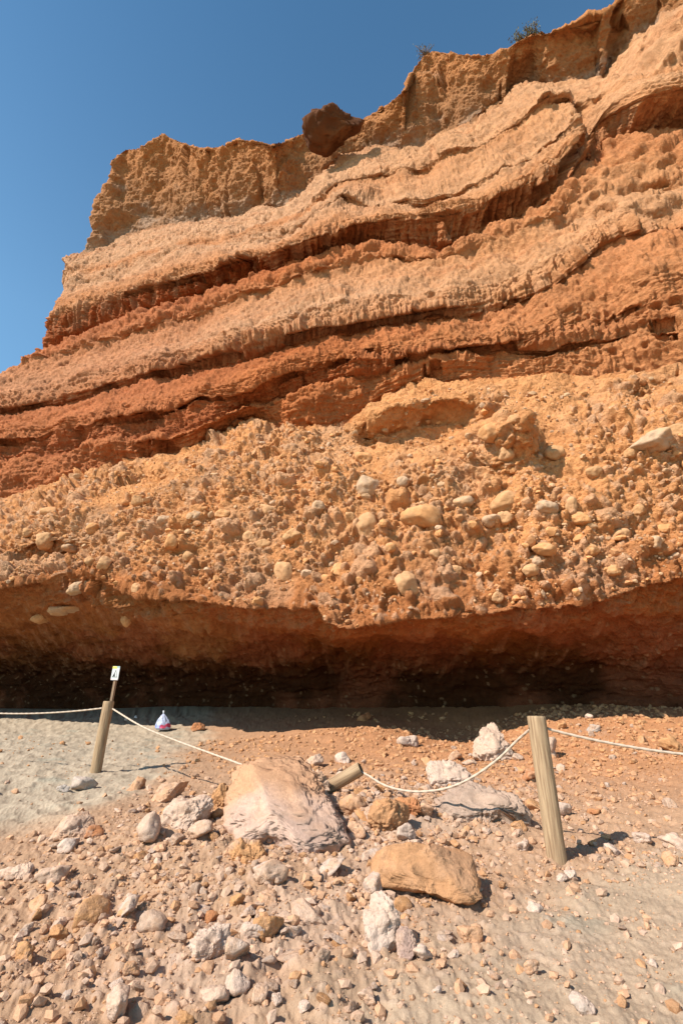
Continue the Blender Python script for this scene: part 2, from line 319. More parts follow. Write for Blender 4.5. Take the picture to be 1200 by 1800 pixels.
def build_cliff():
    xs = np.concatenate([np.linspace(-40, -20, 60, endpoint=False), np.linspace(-20, -12, 200, endpoint=False),
                         np.linspace(-12, 10.5, 820, endpoint=False), np.linspace(10.5, 23, 300, endpoint=False), np.linspace(23, 45, 60)])
    nx = len(xs); keyZ, keyD, keyC, rows = [], [], [], []
    for nm, pts, dd, c, nr in CURVES:
        tab = np.array(dd, float); px = pts[:, 0]; py = pts[:, 1]
        # resample finely along the picture so the world curve is smooth
        pxs = np.linspace(px[0], px[-1], 300); pys = np.interp(pxs, px, py); ds = np.interp(pxs, tab[:, 0], tab[:, 1])
        X, Y, Z = on_cliff(pxs, pys, ds); o = np.argsort(X)
        keyZ.append(np.interp(xs, X[o], Z[o])); keyD.append(np.interp(xs, X[o], ds[o]))
        keyC.append(np.array(c)); rows.append(nr)
    keyZ = np.array(keyZ); keyD = np.array(keyD)
    # wobble of the beds, then keep them in order
    nm_ = [c[0] for c in CURVES]
    for i in range(1, len(keyZ)):
        q = xs.astype(F32); big = .35 if nm_[i] in ('ledgeA', 'underA', 'ledgeB', 'underB', 'mid4', 'mid4u', 'under5', 'lip5') else .6*(nm_[i] not in ('roof', 'back', 'foot'))*.3
        g_ = i if nm_[i] not in ('underA', 'underB', 'mid4u', 'lip5') else i-1
        keyZ[i] += big*(fbm(q*.45, 0*q+g_*3.7, 0*q, 3, 140+g_)*.9 + fbm(q*2.2, 0*q+g_, 0*q, 2, 160+g_)*.35)
        keyD[i] += (.45 if big == .35 else .25)*big/.35*fbm(q*.5, 0*q+i*5.1, 0*q, 3, 180+i)
    for i in range(1, len(keyZ)): keyZ[i] = np.minimum(keyZ[i], keyZ[i-1]-.02)
    # plateau behind the crest
    zz = [keyZ[0]+1.0, keyZ[0]+.9, keyZ[0]+.35]; dd = [keyD[0]+60, keyD[0]+12, keyD[0]+1.2]
    keyZ = np.vstack([zz, keyZ, keyZ[-1:]-1.6]); keyD = np.vstack([dd, keyD, keyD[-1:]+.1])
    keyC = [np.array(capc)*.9]*3 + keyC + [np.array(cave_shade)]
    names = ['t0', 't1', 't2'] + [c[0] for c in CURVES] + ['below']
    rows = [8, 14, 16] + rows
    Zr, Dr, Tr, Cr = [], [], [], []
    for i, n in enumerate(rows):
        for j in range(n):
            f = j/n
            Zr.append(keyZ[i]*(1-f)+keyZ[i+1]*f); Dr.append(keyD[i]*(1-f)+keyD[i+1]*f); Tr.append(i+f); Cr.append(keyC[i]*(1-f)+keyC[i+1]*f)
    Zr.append(keyZ[-1]); Dr.append(keyD[-1]); Tr.append(len(rows)); Cr.append(keyC[-1])
    Z = np.array(Zr); D = np.array(Dr); T = np.array(Tr); Cc = np.array(Cr); nr = len(T)
    ni = {n: i for i, n in enumerate(names)}
    def smooth_rows(A, k):
        ker = np.hanning(2*k+3)[1:-1]; ker /= ker.sum(); B = np.pad(A, ((k, k), (0, 0)), mode='edge'); out = np.zeros_like(A)
        for q in range(2*k+1): out += ker[q]*B[q:q+len(A)]
        return out
    D0 = D.copy(); D = smooth_rows(D, 7); Zs = smooth_rows(Z, 4)
    D[:40] = D0[:40]*1.0; Z[42:] = Zs[42:]
    ker = np.hanning(11)[1:-1]; ker /= ker.sum()
    D = np.apply_along_axis(lambda r: np.convolve(np.pad(r, 4, mode='edge'), ker, 'valid'), 1, D)
    X = np.repeat(xs[None], nr, 0); Tg = np.repeat(T[:, None], nx, 1)
    cxk = float(on_cliff(1058, 195, 0)[0]); wk = np.exp(-((xs-cxk)/1.6)**2)[None]*((T > ni['alcove'])*(T < ni['lip3']+.5))[:, None]
    kk_ = np.hanning(33)[1:-1]; kk_ /= kk_.sum(); sm_ = lambda A: np.apply_along_axis(lambda q_: np.convolve(np.pad(q_, 15, mode='edge'), kk_, 'valid'), 1, A)
    Z = Z*(1-wk)+sm_(Z)*wk; D = D*(1-wk)+sm_(D)*wk; hk = 1-.45*np.exp(-((xs-cxk)/1.1)**2)[None]*((T > ni['lip1'])*(T < ni['lip2']))[:, None]
    # large undulation of the face: buttresses and hollows
    X32, Z32 = X.astype(F32), Z.astype(F32)
    D = D + fbm(X32*.16, Z32*.05, 0*X32, 3, 101)*.7*sstep(5, 12, Z)
    # rounded forms standing out of (negative) or sunk into the face: px, py, rx, rz, amount, power
    FORMS = [(1150, 130, 1.9, 2.1, -1.3, 3), (1062, 175, .42, 2.6, .9, 2), (1012, 250, .35, 2.6, 1.0, 2),
             (975, 215, 1.6, 2.2, -.5, 2), (1000, 420, 1.8, 2.6, -.35, 2), (1090, 470, 1.1, 1.6, -.4, 2), (1150, 340, 1.4, .5, .7, 2), (1160, 400, 1.1, .5, .6, 2),
             (1040, 395, .6, .9, .5, 2), (990, 400, .7, .8, .45, 2),
             (755, 752, 1.9, .95, 1.25, 6), (640, 770, 1.0, .9, .2, 2), (880, 775, .75, .85, -1.25, 3), (690, 715, .9, .5, -.5, 2), (940, 800, .5, .5, .35, 2), (1140, 700, .6, .35, .6, 2),
             (110, 985, 1.3, .35, .75, 3), (470, 800, .6, .4, .4, 2), (560, 800, .5, .2, .4, 2), (260, 835, 1.1, .35, .45, 2), (690, 885, .8, .25, .3, 2), (640, 850, .5, .35, .25, 2)]
    for px, py, rx, rz, am, pw in FORMS:
        cx, cy, cz = on_cliff(px, py, am*.4)
        wx = (X-cx+fbm(X32*.9, Z32*.9, 0*X32+px, 2, 7)*rx*.25)/rx; wz = (Z-cz+fbm(X32*.9+9, Z32*.9, 0*X32+px, 2, 8)*rz*.25)/rz
        rr = np.sqrt(wx*wx+wz*wz); D = D + am*np.exp(-np.abs(rr)**(2*pw/2))
    # the headland's corner: left of it the face turns away from the sea
    Xe = np.interp(Z, [0, 12, 18.5, 20, 22.7, 28, 30, 33, 35.5, 38], [-24, -21, -18.6, -17.2, -16.9, -17.6, -19.2, -18.9, -18.3, -17.0]) + fbm(Z32*.8, 0*Z32, X32*.05, 3, 77)*.35
    q = np.clip(Xe-X, 0, None); D = D + 1.2*q**1.5
    Y = B0 + BX*X + BZ*(Z-4) + D
    # ---- finer relief, along the normal of the large form
    def normals(X, Y, Z):
        Pp = np.stack([X, Y, Z], -1).astype(F32); du = np.gradient(Pp, axis=1); dv = np.gradient(Pp, axis=0)
        n = np.cross(du, dv); n /= np.linalg.norm(n, axis=-1, keepdims=True)+1e-9
        return np.where(n[..., 1:2] > 0.75, -n, n) if n[..., 1].mean() > 0 else n
    n = normals(X, Y, Z)
    if n[nr//2, nx//2, 1] > 0: n = -n
    x, y, z = X.astype(F32), Y.astype(F32), Z.astype(F32)
    def band(a, b, fa=.15, fb=.15): return (sstep(ni[a]-fa, ni[a]+fa, Tg)*(1-sstep(ni[b]-fb, ni[b]+fb, Tg))).astype(F32)
    cap = band('crest', 'alcove', .02, .1); congm = band('under6', 'lip7', .1, .25); low = sstep(ni['lip7']-.1, ni['lip7']+.3, Tg)
    beds = np.clip(1-cap-congm-low-(Tg < ni['crest']), 0, 1)
    # (a) general roughness
    h = fbm(x*.9, y*.9, z*.9, 6, 201, .6)*.40 + fbm(x*2.6, y*2.6, z*2.6, 5, 205, .62, True)*.065
    h *= (1-.55*low-.35*cap*0)
    # (b) beds: thin ledges following the bedding, and drip flutes below the lips
    wv = Tg + fbm(x*.5, y*.5, z*.5, 3, 211)*.12
    led = fbm(x*.22, y*.1, wv.astype(F32)*6.0, 4, 221, .6)
    h = h + led*.11*beds
    fl = fbm(x*4.2+fbm(x, y, z, 2, 5)*.6, y*.4, z*.28, 3, 231, .6, True)
    fm = np.zeros_like(fl)
    for a, b, am in (('drip1', 'under2', .48), ('drip3', 'under4', .40), ('mid4', 'under5', .26), ('lip5', 'under6', .12), ('lip7', 'ceil', .14)):
        ia, ib = ni[a], ni[b]
        fm += am*sstep(ia-1.0, ia+.15, Tg)*(1-sstep(ib-.35, ib+.02, Tg))
    fl = fl*.7+.5*fbm(x*1.1, y*.4, z*.15, 2, 233, .6, True); h = h + fl*fm*(.35+1.0*sstep(-.4, .5, fbm(x*.35, y*.3, z*.3, 3, 237)))
    # knobs (rounded lumps) on the thin red bed
    kn = band('lip2', 'lip3', .25, .3); k1, _, _ = worley(x*1.6, y*1.6, z*2.2, 241, False)
    h = h + kn*np.clip(1-k1*k1*1.3, 0, 1)*.35
    # pits and nodules
    p1, p2, pid = worley(x*2.2, y*2.2, z*2.6, 251); pit = np.clip(1-(p1/(.12+.34*(pid*9.7 % 1)))**2, 0, 1)*(pid > .80)*(fbm(x*.5, y*.5, z*.5, 2, 255) > -.05)
    pm = beds*(.5+.5*sstep(6, 12, X)) + cap*.4
    h = h - pit*.35*pm
    r1, _, rid = worley(x*4.5, y*4.5, z*4.5, 261)
    h = h + np.clip(.75-r1, 0, 1)*.05*(rid-.25)*(beds+.2*cap)*(1+fbm(x*.7, y*.7, z*.7, 2, 263)*1.2)
    h = h + beds*(fbm(x*4.5, y*4, z*1.1, 4, 265, .62, True)*.06*(.6+sstep(-.3, .5, fbm(x*.4, y*.4, z*.8, 3, 267))) + fbm(x*1.3, y*1.3, wv.astype(F32)*14, 4, 269, .62)*.05)
    h = h + fbm(x*5, y*5, z*4, 4, 271, .6, True)*.06*(beds+.5*cap)
    # caprock: broken blocks
    cb1, cb2, cbi = worley(x*.55, y*.55, z*.7, 281); h = h + cap*(fbm(x*.30, y*.30, z*.42, 4, 283, .5)*.55+fbm(x*1.5, y*1.5, z*1.0, 4, 285, .6, True)*.09)
    # (c) conglomerate: stones of several sizes standing out of a matrix
    stone_c = np.zeros_like(h)
    selr = np.where(congm.max(1) > 0)[0]; r0, r1_ = selr[0], selr[-1]+1
    xx, yy_, zz_ = x[r0:r1_], y[r0:r1_], z[r0:r1_]; cm = congm[r0:r1_]
    hs = np.zeros_like(xx); cid_all = np.zeros_like(xx)
    for sc, hh, thr, sd in ((1.3, .30, .80, 301), (2.9, .18, .66, 303), (6.0, .10, .50, 305), (12, .05, .35, 307)):
        a_ = .6+sd; xr = xx*math.cos(a_)+zz_*math.sin(a_); zr = -xx*math.sin(a_)+zz_*math.cos(a_); yr = yy_+.35*xr
        w1, w2, wid = worley(xr*sc+fbm(xx*sc, yy_*sc, zz_*sc, 2, 3)*.35, yr*sc, zr*sc*1.3, sd, True, .35)
        on = (wid > thr); dome = np.sqrt(np.clip(1.25*(1-(w1/(.32+.28*wid))**2), 0, 1))*on*(.45+.7*wid)*(1+.25*(wid*13 % 1-.5)*(xr*sc % 1))
        new = dome*hh; cid_all = np.where(new > hs*.9, wid*7.3 % 1 + (sc < 7)*on*(dome > 0), cid_all); hs = np.maximum(hs, new) + .25*np.minimum(hs, new)
    hs = hs + fbm(xx*1.1, yy_*1.1, zz_*1.1, 4, 311)*.42 + fbm(xx*3.5, yy_*3.5, zz_*3.5, 5, 313, .6)*.10
    dm = .22+.78*sstep(-.22, .22, fbm(xx*.45, yy_*.45, zz_*.45, 4, 317)+.28*np.clip(Tg[r0:r1_]-ni['lip6'], 0, 3)-.25)
    cx_, cy_, cz_ = on_cliff(755, 752, .3); dm = dm*(1-.8*np.exp(-(((xx-cx_)/1.8)**2+((zz_-cz_)/.9)**2)**2))
    hs = hs*dm; cid_all = cid_all*(dm > .55)
    h[r0:r1_] += hs*cm*1.0; stone_c[r0:r1_] = cid_all*cm
    # (d) the undercut: smooth, with shallow scallops
    h = h + low*(fbm(x*1.2, y*1.2, z*3.5, 5, 321, .6)*.26 + fbm(x*3.5, y*1.5, z*1.8, 5, 323, .65, True)*.08 + fbm(x*.8, y*.8, z*9, 4, 325, .6)*.05)
    h[:38] *= .35; h = h*hk
    Pn = np.stack([X, Y, Z], -1) + n*h[..., None]
    # ---- colour
    col = np.repeat(Cc[:, None, :], nx, 1)
    # to the right the beds turn from red to sandy cream
    kx = (sstep(-3, 9, X + (Z-15)*.12)*beds*.5)[..., None]; col = col*(1-kx)+np.array([.62, .36, .18])*kx
    # dust-pale upper faces of the drip beds run down in streaks
    st = sstep(-.1, .5, fbm(x*3.2, y*.4, z*.25, 3, 401)+.15*fbm(x*2, y*2, z*2, 3, 402))
    for a, b in (('drip1', 'under2'), ('drip3', 'under4')):
        mk = (sstep(ni[a]-.4, ni[a], Tg)*(1-sstep(ni[b]-.55, ni[b]-.05, Tg))*st*.55)[..., None]; col = col*(1-mk)+np.array(cream)*mk
    rs = (sstep(.0, .6, led)*beds*.35)[..., None]; col = col*(1-rs)+np.array(redo)*rs
    # left: the beds are redder
    kl = (sstep(-2, -10, X)*band('lip2', 'under6')*.45)[..., None]; col = col*(1-kl)+np.array([.46, .20, .105])*kl
    mb = (beds*.12)[..., None]; col = col*(1-mb)+np.array([.56, .29, .15])*mb
    # caprock: ochre and grey patches, pale rim by the spur
    g1 = (cap*sstep(.0, .45, fbm(x*.45, y*.45, z*.8, 4, 411)+.9*(Tg-ni['crest'])-.65)*.6)[..., None]; col = col*(1-g1)+np.array([.44, .35, .25])*g1
    g2 = (cap*sstep(.1, .5, fbm(x*.6+50, y*.6, z*.5, 4, 413))*.4)[..., None]; col = col*(1-g2)+np.array([.40, .17, .06])*g2
    # conglomerate stones
    sid = (stone_c % 1); iss = stone_c > 1
    gm = (iss & (sid > .82))[..., None]*.5; col = col*(1-gm)+np.array([.58, .41, .26])*gm
    gm = (iss & (sid < .3))[..., None]*.5; col = col*(1-gm)+np.array([.66, .46, .29])*gm
    dust = (congm*sstep(0, .5, fbm(x*.7, y*.7, z*.7, 4, 421))*.4)[..., None]; col = col*(1-dust)+np.array([.60, .42, .26])*dust
    gp = (congm*sstep(.15, .5, fbm(x*.9+20, y*.9, z*.9, 4, 423))*.4*sstep(6, -4, X))[..., None]; col = col*(1-gp)+np.array([.48, .34, .22])*gp
    # undercut: flecks of paler grit
    s1 = (low*sstep(-.05, .4, fbm(x*.5, y*.5, z*.6, 4, 425))*.55)[..., None]; col = col*(1-s1)+np.array([.36, .145, .08])*s1
    s2 = (low*sstep(.0, .4, fbm(x*.4+30, y*.4, z*1.2, 4, 427))*sstep(4, -6, X)*.6*(Tg < ni['back']-.3))[..., None]; col = col*(1-s2)+np.array([.42, .225, .10])*s2
    s3 = (low*sstep(.1, .5, fbm(x*5, y*.6, z*.5, 3, 429))*.3*(Tg < ni['back']))[..., None]; col = col*(1-s3)+np.array([.50, .30, .18])*s3
    fk1, _, fki = worley(x*5, y*5, z*7, 431); fk = (low*(fki > .76)*(fk1 < .30)*.45)[..., None]; col = col*(1-fk)+np.array([.46, .33, .2])*fk
    col = col*(1+.22*fbm(x*.8, y*.8, z*1.4, 5, 441, .6))[..., None]
    col = col*np.array([1.06, .99, .97])
    m = rock_mat('cliff_rock', None, 5, 1.0, .16, .95, .18, 30)
    fc = grid_faces(nr, nx)
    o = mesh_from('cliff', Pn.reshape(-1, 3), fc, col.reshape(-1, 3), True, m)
    o['kind'] = 'structure'; o['label'] = 'layered red and cream rock cliff with an undercut base'
    return o, Pn, n, Tg, ni
cliff, CPn, CN, CT, CNI = build_cliff()

# ------------------------------------------------------------------ stones
def ico(sub):
    import bmesh
    bm = bmesh.new(); bmesh.ops.create_icosphere(bm, subdivisions=sub, radius=1.0)
    V = np.array([v.co[:] for v in bm.verts]); Fc = np.array([[v.index for v in f.verts] for f in bm.faces]); bm.free()
    return V, Fc
ICO = {s: ico(s) for s in (1, 2, 3, 4, 5, 6)}
def chip(V, seed, nplanes=14, lo=.62, hi=.95, soft=50.0):
    """turn the unit sphere into an angular broken stone (cut by random planes, edges slightly softened)"""
    r = np.random.default_rng(seed); N = r.normal(size=(nplanes, 3)); N /= np.linalg.norm(N, axis=1)[:, None]
    H = r.uniform(lo, hi, nplanes); dn = V@N.T; q = np.where(dn > .05, H[None]/np.maximum(dn, .05), 9.0)
    q = np.minimum(q, 1.15); rr = -np.log(np.exp(-soft*q).sum(1)/1.0)/soft
    rr = np.minimum(rr + np.log(3)/soft*.6, 1.2)
    return V*rr[:, None]
def rough(Vw, amp, sc, seed, n=None):
    c = Vw.mean(0); d = Vw-c; d = d/(np.linalg.norm(d, axis=1, keepdims=True)+1e-9)
    v = Vw.astype(F32)
    f1, f2, idv = worley(v[:, 0]*sc*.7+seed+.3*noise(v[:, 0]*sc*2, v[:, 1]*sc*2, v[:, 2]*sc*2, 4), v[:, 1]*sc*.7, v[:, 2]*sc*.7, seed+2)      # broken faces: each cell its own level, with cracks between
    Vw = Vw + d*(((idv-.5)*.45 - .30*np.clip(1-(f2-f1)*5, 0, 1))*amp*.75)[:, None]
    Vw = Vw + d*(fbm(v[:, 0]*sc*2.7, v[:, 1]*sc*2.7, v[:, 2]*sc*2.7+seed, 4, seed+8, .62, True)*amp*.35)[:, None]
    h = fbm(v[:, 0]*sc+seed, v[:, 1]*sc, v[:, 2]*sc, 5, seed, .6)*amp + fbm(v[:, 0]*sc*.45+seed, v[:, 1]*sc*.45, v[:, 2]*sc*.45, 2, seed+5)*amp*.8
    return Vw + d*h[:, None]
PINK = np.array([.60, .44, .31]); WHITE = np.array([.64, .50, .375]); ORNG = np.array([.56, .32, .16]); OCHR = np.array([.50, .285, .15]); DUST = np.array([.60, .38, .23]); GREY = np.array([.47, .41, .33]); REDC = np.array([.46, .22, .11])
def rock_cols(V, base, dust, seed, amt=.6):
    v = V.astype(F32); s = 2.2/max(np.ptp(V, axis=0).max(), .05)
    k = sstep(-.15, .35, fbm(v[:, 0]*s*1.5+seed, v[:, 1]*s*1.5, v[:, 2]*s*1.5, 5, seed, .6))[:, None]*amt
    c = base*(1-k)+dust*k
    return c*(1+.2*fbm(v[:, 0]*s*5, v[:, 1]*s*5, v[:, 2]*s*5, 3, seed+3))[:, None]
MROCK = rock_mat('broken_rock', None, 26, .7, .02, .95, .14, 110)
MSTONE = rock_mat('rubble_stone', None, 30, .6, .01, .95, .12, 120)
MCHUNK = rock_mat('crumbly_chunk', None, 3.2, .9, .02, .95, .16, 12)

def outline_rock(pts, yfront, lean, thick, base, dust, seed, name='boulder', sub=5, amp=.05, sc=5.0, blocky=.5, chips=8, parent=None, zoff=0.0, turn=0.0, dust_top=None, sq=.5):
    """a boulder whose face follows a traced outline: the outline is laid on a plane standing at its true distance and leaning back,
    the stone then swells to its own thickness before and behind that plane"""
    pts = np.array(pts, float).reshape(-1, 2)
    if yfront is None: jb = np.argmax(pts[:, 1]); yfront = on_ground(pts[jb, 0], pts[jb, 1]-3)[1] + thick*.12
    dx, dy, dz = ray(pts[:, 0], pts[:, 1]); k = math.tan(lean)
    zb = float((EYE+dz*(yfront/dy))[np.argmax(pts[:, 1])])
    # plane: Y = yfront + (Z-zb)*k + X-turn
    xm = float((dx/dy*yfront).mean())
    t = (yfront + (EYE-zb)*k - turn*xm)/(dy - dz*k - turn*dx)
    W = np.c_[dx*t, dy*t, EYE+dz*t]
    e1 = np.array([1, turn, 0.]); e1 /= np.linalg.norm(e1); e2 = np.array([0, k, 1.0]); e2 -= e1*(e2@e1); e2 /= np.linalg.norm(e2); nn = np.cross(e1, e2)
    c = W.mean(0); a = (W-c)@e1; b = (W-c)@e2
    ang = np.arctan2(b, a); o = np.argsort(ang); ang = ang[o]; rad = np.hypot(a, b)[o]
    # exact boundary radius of the polygon along each direction
    V, Fc = ICO[sub]; th = np.arctan2(V[:, 1], V[:, 0]); ax = a[o]; bx = b[o]
    j = np.searchsorted(ang, th) % len(ang); i0 = (j-1) % len(ang)
    ct, st_ = np.cos(th), np.sin(th); x1, y1, x2, y2 = ax[i0], bx[i0], ax[j], bx[j]
    den = ct*(y2-y1)-st_*(x2-x1); rb = (x1*(y2-y1)-y1*(x2-x1))/np.where(np.abs(den) < 1e-9, 1e-9, den); rb = np.clip(rb, .02, rad.max()*1.05)
    rho = np.hypot(V[:, 0], V[:, 1])
    rxy = np.clip(rho, 0, 1)**sq; q = np.sign(V[:, 2])*np.abs(V[:, 2])**blocky*thick
    Q = c + e1*(ct*rb*rxy)[:, None] + e2*(st_*rb*rxy)[:, None] + nn*q[:, None]*1.0
    # knock flats off it
    if chips:
        r = np.random.default_rng(seed); ext = rad.mean()
        for _ in range(chips):
            nv = nn+.62*r.normal(size=3); nv /= np.linalg.norm(nv); hgt = np.percentile((Q-c)@nv, r.uniform(72, 95)); s = (Q-c)@nv-hgt
            Q = Q - nv*np.clip(s, 0, None)[:, None]*.9
    Q = rough(Q, amp, sc, seed)
    cols = rock_cols(Q, base, dust, seed)
    if dust_top is not None:
        hgt = ((Q-c)@e2 - .35*(Q-c)@e1)/max(np.ptp(b)*.5, .05); v = Q.astype(F32)
        k = sstep(-.15, .45, hgt+dust_top+.6*fbm(v[:, 0]*2.5, v[:, 1]*2.5, v[:, 2]*2.5, 4, seed+9))[:, None]*.9; cols = cols*(1-k)+dust*np.array([.95, .9, .85])*k
    org = c - np.array([0, 0, 0]); org = np.array([c[0], c[1], Q[:, 2].min()])
    ob = mesh_from(name, Q-org, Fc, cols, True, MROCK, parent); ob.location = Vector(org)
    return ob, Q

def free_rock(px, py, wpx, asp, seed, base, dust, label, cat='rock', name='rock', sub=4, sink=.25, rz=None, flat=.7, amp=.13, tilt=.3, group=None, planes=12):
    """a loose stone resting on the ground at a picture place, wpx wide in the photo"""
    g = on_ground(px, py); depth = g[1]*CP + (g[2]-EYE)*SP; wd = wpx/FPX*depth
    r = np.random.default_rng(seed); V, Fc = ICO[sub]; Q = chip(V, seed, planes, .5, .92)
    Q = Q*np.array([.5, .5*asp, .5*flat])*wd
    Rm = np.array((Matrix.Rotation(r.uniform(-math.pi, math.pi) if rz is None else rz, 3, 'Z') @ Matrix.Rotation(r.uniform(-tilt, tilt), 3, 'X') @ Matrix.Rotation(r.uniform(-tilt, tilt), 3, 'Y')))
    Q = Q@Rm.T; Q = rough(Q, amp*wd*.8, 3.6/wd, seed)
    zmin, zmax = Q[:, 2].min(), Q[:, 2].max(); Q[:, 2] -= zmin + (zmax-zmin)*sink
    cols = rock_cols(Q, base, dust, seed)
    gy = g[1] + .25*wd*asp
    o = mesh_from(name, Q, Fc, cols, True, MROCK if sub > 3 else MSTONE); o.location = (g[0]*gy/g[1], gy, float(ground_full(g[0]*gy/g[1], gy)[0][0]))
    tag(o, label, cat, group)
    return o

# ---- the named fallen rocks
o, _ = outline_rock([440,1322, 475,1312, 528,1322, 556,1350, 568,1380, 584,1405, 602,1438, 616,1474, 600,1498, 566,1506, 545,1510, 520,1502, 500,1490, 470,1482, 440,1490, 415,1480, 404,1450, 404,1425, 402,1400, 400,1370, 398,1345, 415,1330], None, R(60), .17, np.array([.58, .42, .31]), DUST, 501, sub=6, amp=.085, sc=6.5, chips=5, blocky=.35, dust_top=.16, sq=.42)
tag(o, 'largest pale boulder of the fall, its top dusted orange, the rope running under it', 'boulder')
o, _ = outline_rock([655,1505, 665,1490, 700,1484, 760,1480, 815,1483, 838,1500, 842,1540, 840,1575, 825,1588, 790,1590, 765,1580, 730,1568, 695,1562, 668,1558, 652,1540], None, R(24), .22, OCHR, DUST*.9, 502, sub=6, amp=.035, sc=7, chips=9, blocky=.22, turn=.08, sq=.3)
tag(o, 'ochre brown angular boulder with cracks, lying alone in front of the rubble', 'boulder')
o, _ = outline_rock([738,1405, 760,1385, 800,1375, 850,1378, 888,1392, 910,1420, 930,1440, 938,1465, 920,1470, 895,1450, 870,1440, 845,1455, 815,1448, 790,1440, 760,1425], None, R(50), .20, np.array([.44, .33, .24]), PINK*.85, 503, sub=6, amp=.13, sc=3.6, chips=6)
tag(o, 'grey brown hollowed boulder tilted under the sagging rope left of the right post', 'boulder')
o, _ = outline_rock([752,1345, 770,1338, 800,1345, 830,1365, 825,1385, 790,1392, 755,1388], None, R(45), .14, WHITE, PINK, 504, sub=6, amp=0.076, sc=6, chips=5)
tag(o, 'whitish flat rock behind the sagging rope, above the hollowed boulder', 'rock')
o, _ = outline_rock([838,1300, 858,1275, 868,1272, 882,1292, 893,1315, 900,1335, 880,1342, 850,1340, 835,1325], None, R(20), .2, PINK, WHITE, 505, sub=6, amp=0.095, sc=6, chips=6)
tag(o, 'tall pointed pale rock at the shadow edge beside the right post', 'rock')
o, _ = outline_rock([640,1600, 655,1575, 672,1570, 690,1590, 700,1620, 705,1650, 690,1685, 668,1680, 650,1650], None, R(30), .09, WHITE, PINK, 506, sub=6, amp=0.057, sc=6, chips=6)
tag(o, 'tall pale pink slab standing on edge below the ochre boulder', 'rock')
o, _ = outline_rock([700,1625, 715,1622, 728,1640, 735,1668, 722,1695, 700,1690, 695,1660], None, R(20), .06, np.array([.42, .30, .23]), PINK, 507, sub=6, amp=0.038, sc=6, chips=6)
tag(o, 'brown wedge stone leaning against the tall pale pink slab', 'rock')
o, _ = outline_rock([330,1668, 350,1640, 385,1620, 415,1628, 422,1650, 400,1672, 375,1690, 350,1695], None, R(40), .10, WHITE, PINK, 508, sub=6, amp=0.057, sc=6, chips=8)
tag(o, 'large pale pink chunk low in the middle left of the rubble', 'rock')
o, _ = outline_rock([405,1490, 430,1475, 455,1478, 462,1500, 455,1520, 425,1525, 408,1512], None, R(25), .14, ORNG, PINK, 509, sub=6, amp=0.057, sc=6, chips=7)
tag(o, 'orange rock with a dark pinkish front just below the largest pale boulder', 'rock')
o, _ = outline_rock([655,1425, 665,1412, 690,1412, 712,1420, 712,1445, 700,1470, 680,1475, 660,1462, 652,1445], None, R(25), .16, OCHR, ORNG, 510, sub=6, amp=0.076, sc=6, chips=9)
tag(o, 'blocky ochre rock between the largest pale boulder and the hollowed boulder', 'rock')
o, _ = outline_rock([690,1400, 720,1392, 735,1402, 740,1425, 728,1450, 712,1445, 705,1420], None, R(20), .12, REDC, ORNG, 511, sub=6, amp=0.076, sc=6, chips=7)
tag(o, 'dark reddish rock beside the blocky ochre rock under the rope', 'rock')
o, _ = outline_rock([535,1372, 548,1355, 565,1358, 582,1372, 583,1392, 565,1405, 545,1402, 538,1390], None, R(15), .15, PINK, DUST, 512, sub=6, amp=0.076, sc=6, chips=8)
tag(o, 'pinkish grey round rock wedged between the largest boulder and the fallen post', 'rock')
o, _ = outline_rock([248,1410, 280,1390, 318,1365, 334,1370, 330,1388, 300,1398, 280,1412, 258,1418], None, R(50), .09, DUST, PINK, 513, sub=6, amp=0.057, sc=6, chips=6)
tag(o, 'long pink slab tipped up at the upper left of the rubble', 'rock')
o, _ = outline_rock([280,1440, 300,1405, 340,1392, 370,1400, 372,1422, 345,1440, 320,1470, 295,1478, 278,1465], None, R(55), .13, PINK, WHITE, 514, sub=6, amp=0.095, sc=6, chips=8)
tag(o, 'pale crumbly rock heap chunk left of the largest boulder', 'rock')
o, _ = outline_rock([372,1395, 395,1380, 405,1385, 408,1415, 398,1432, 378,1425], None, R(10), .13, ORNG, DUST, 515, sub=6, amp=0.057, sc=6, chips=7)
tag(o, 'brown block tucked against the left side of the largest boulder', 'rock')
o, _ = outline_rock([85,1460, 120,1440, 160,1425, 182,1425, 170,1450, 150,1475, 115,1482, 82,1475], None, R(60), .07, PINK, DUST, 516, sub=6, amp=0.057, sc=6, chips=6)
tag(o, 'flat pink slab at the far left end of the rubble', 'rock')
o, _ = outline_rock([0,1530, 25,1512, 50,1508, 62,1520, 50,1540, 25,1555, 0,1555], None, R(45), .10, PINK, WHITE, 517, sub=6, amp=0.057, sc=6, chips=6)
tag(o, 'pale knobbly rock at the left margin halfway down the foreground', 'rock')

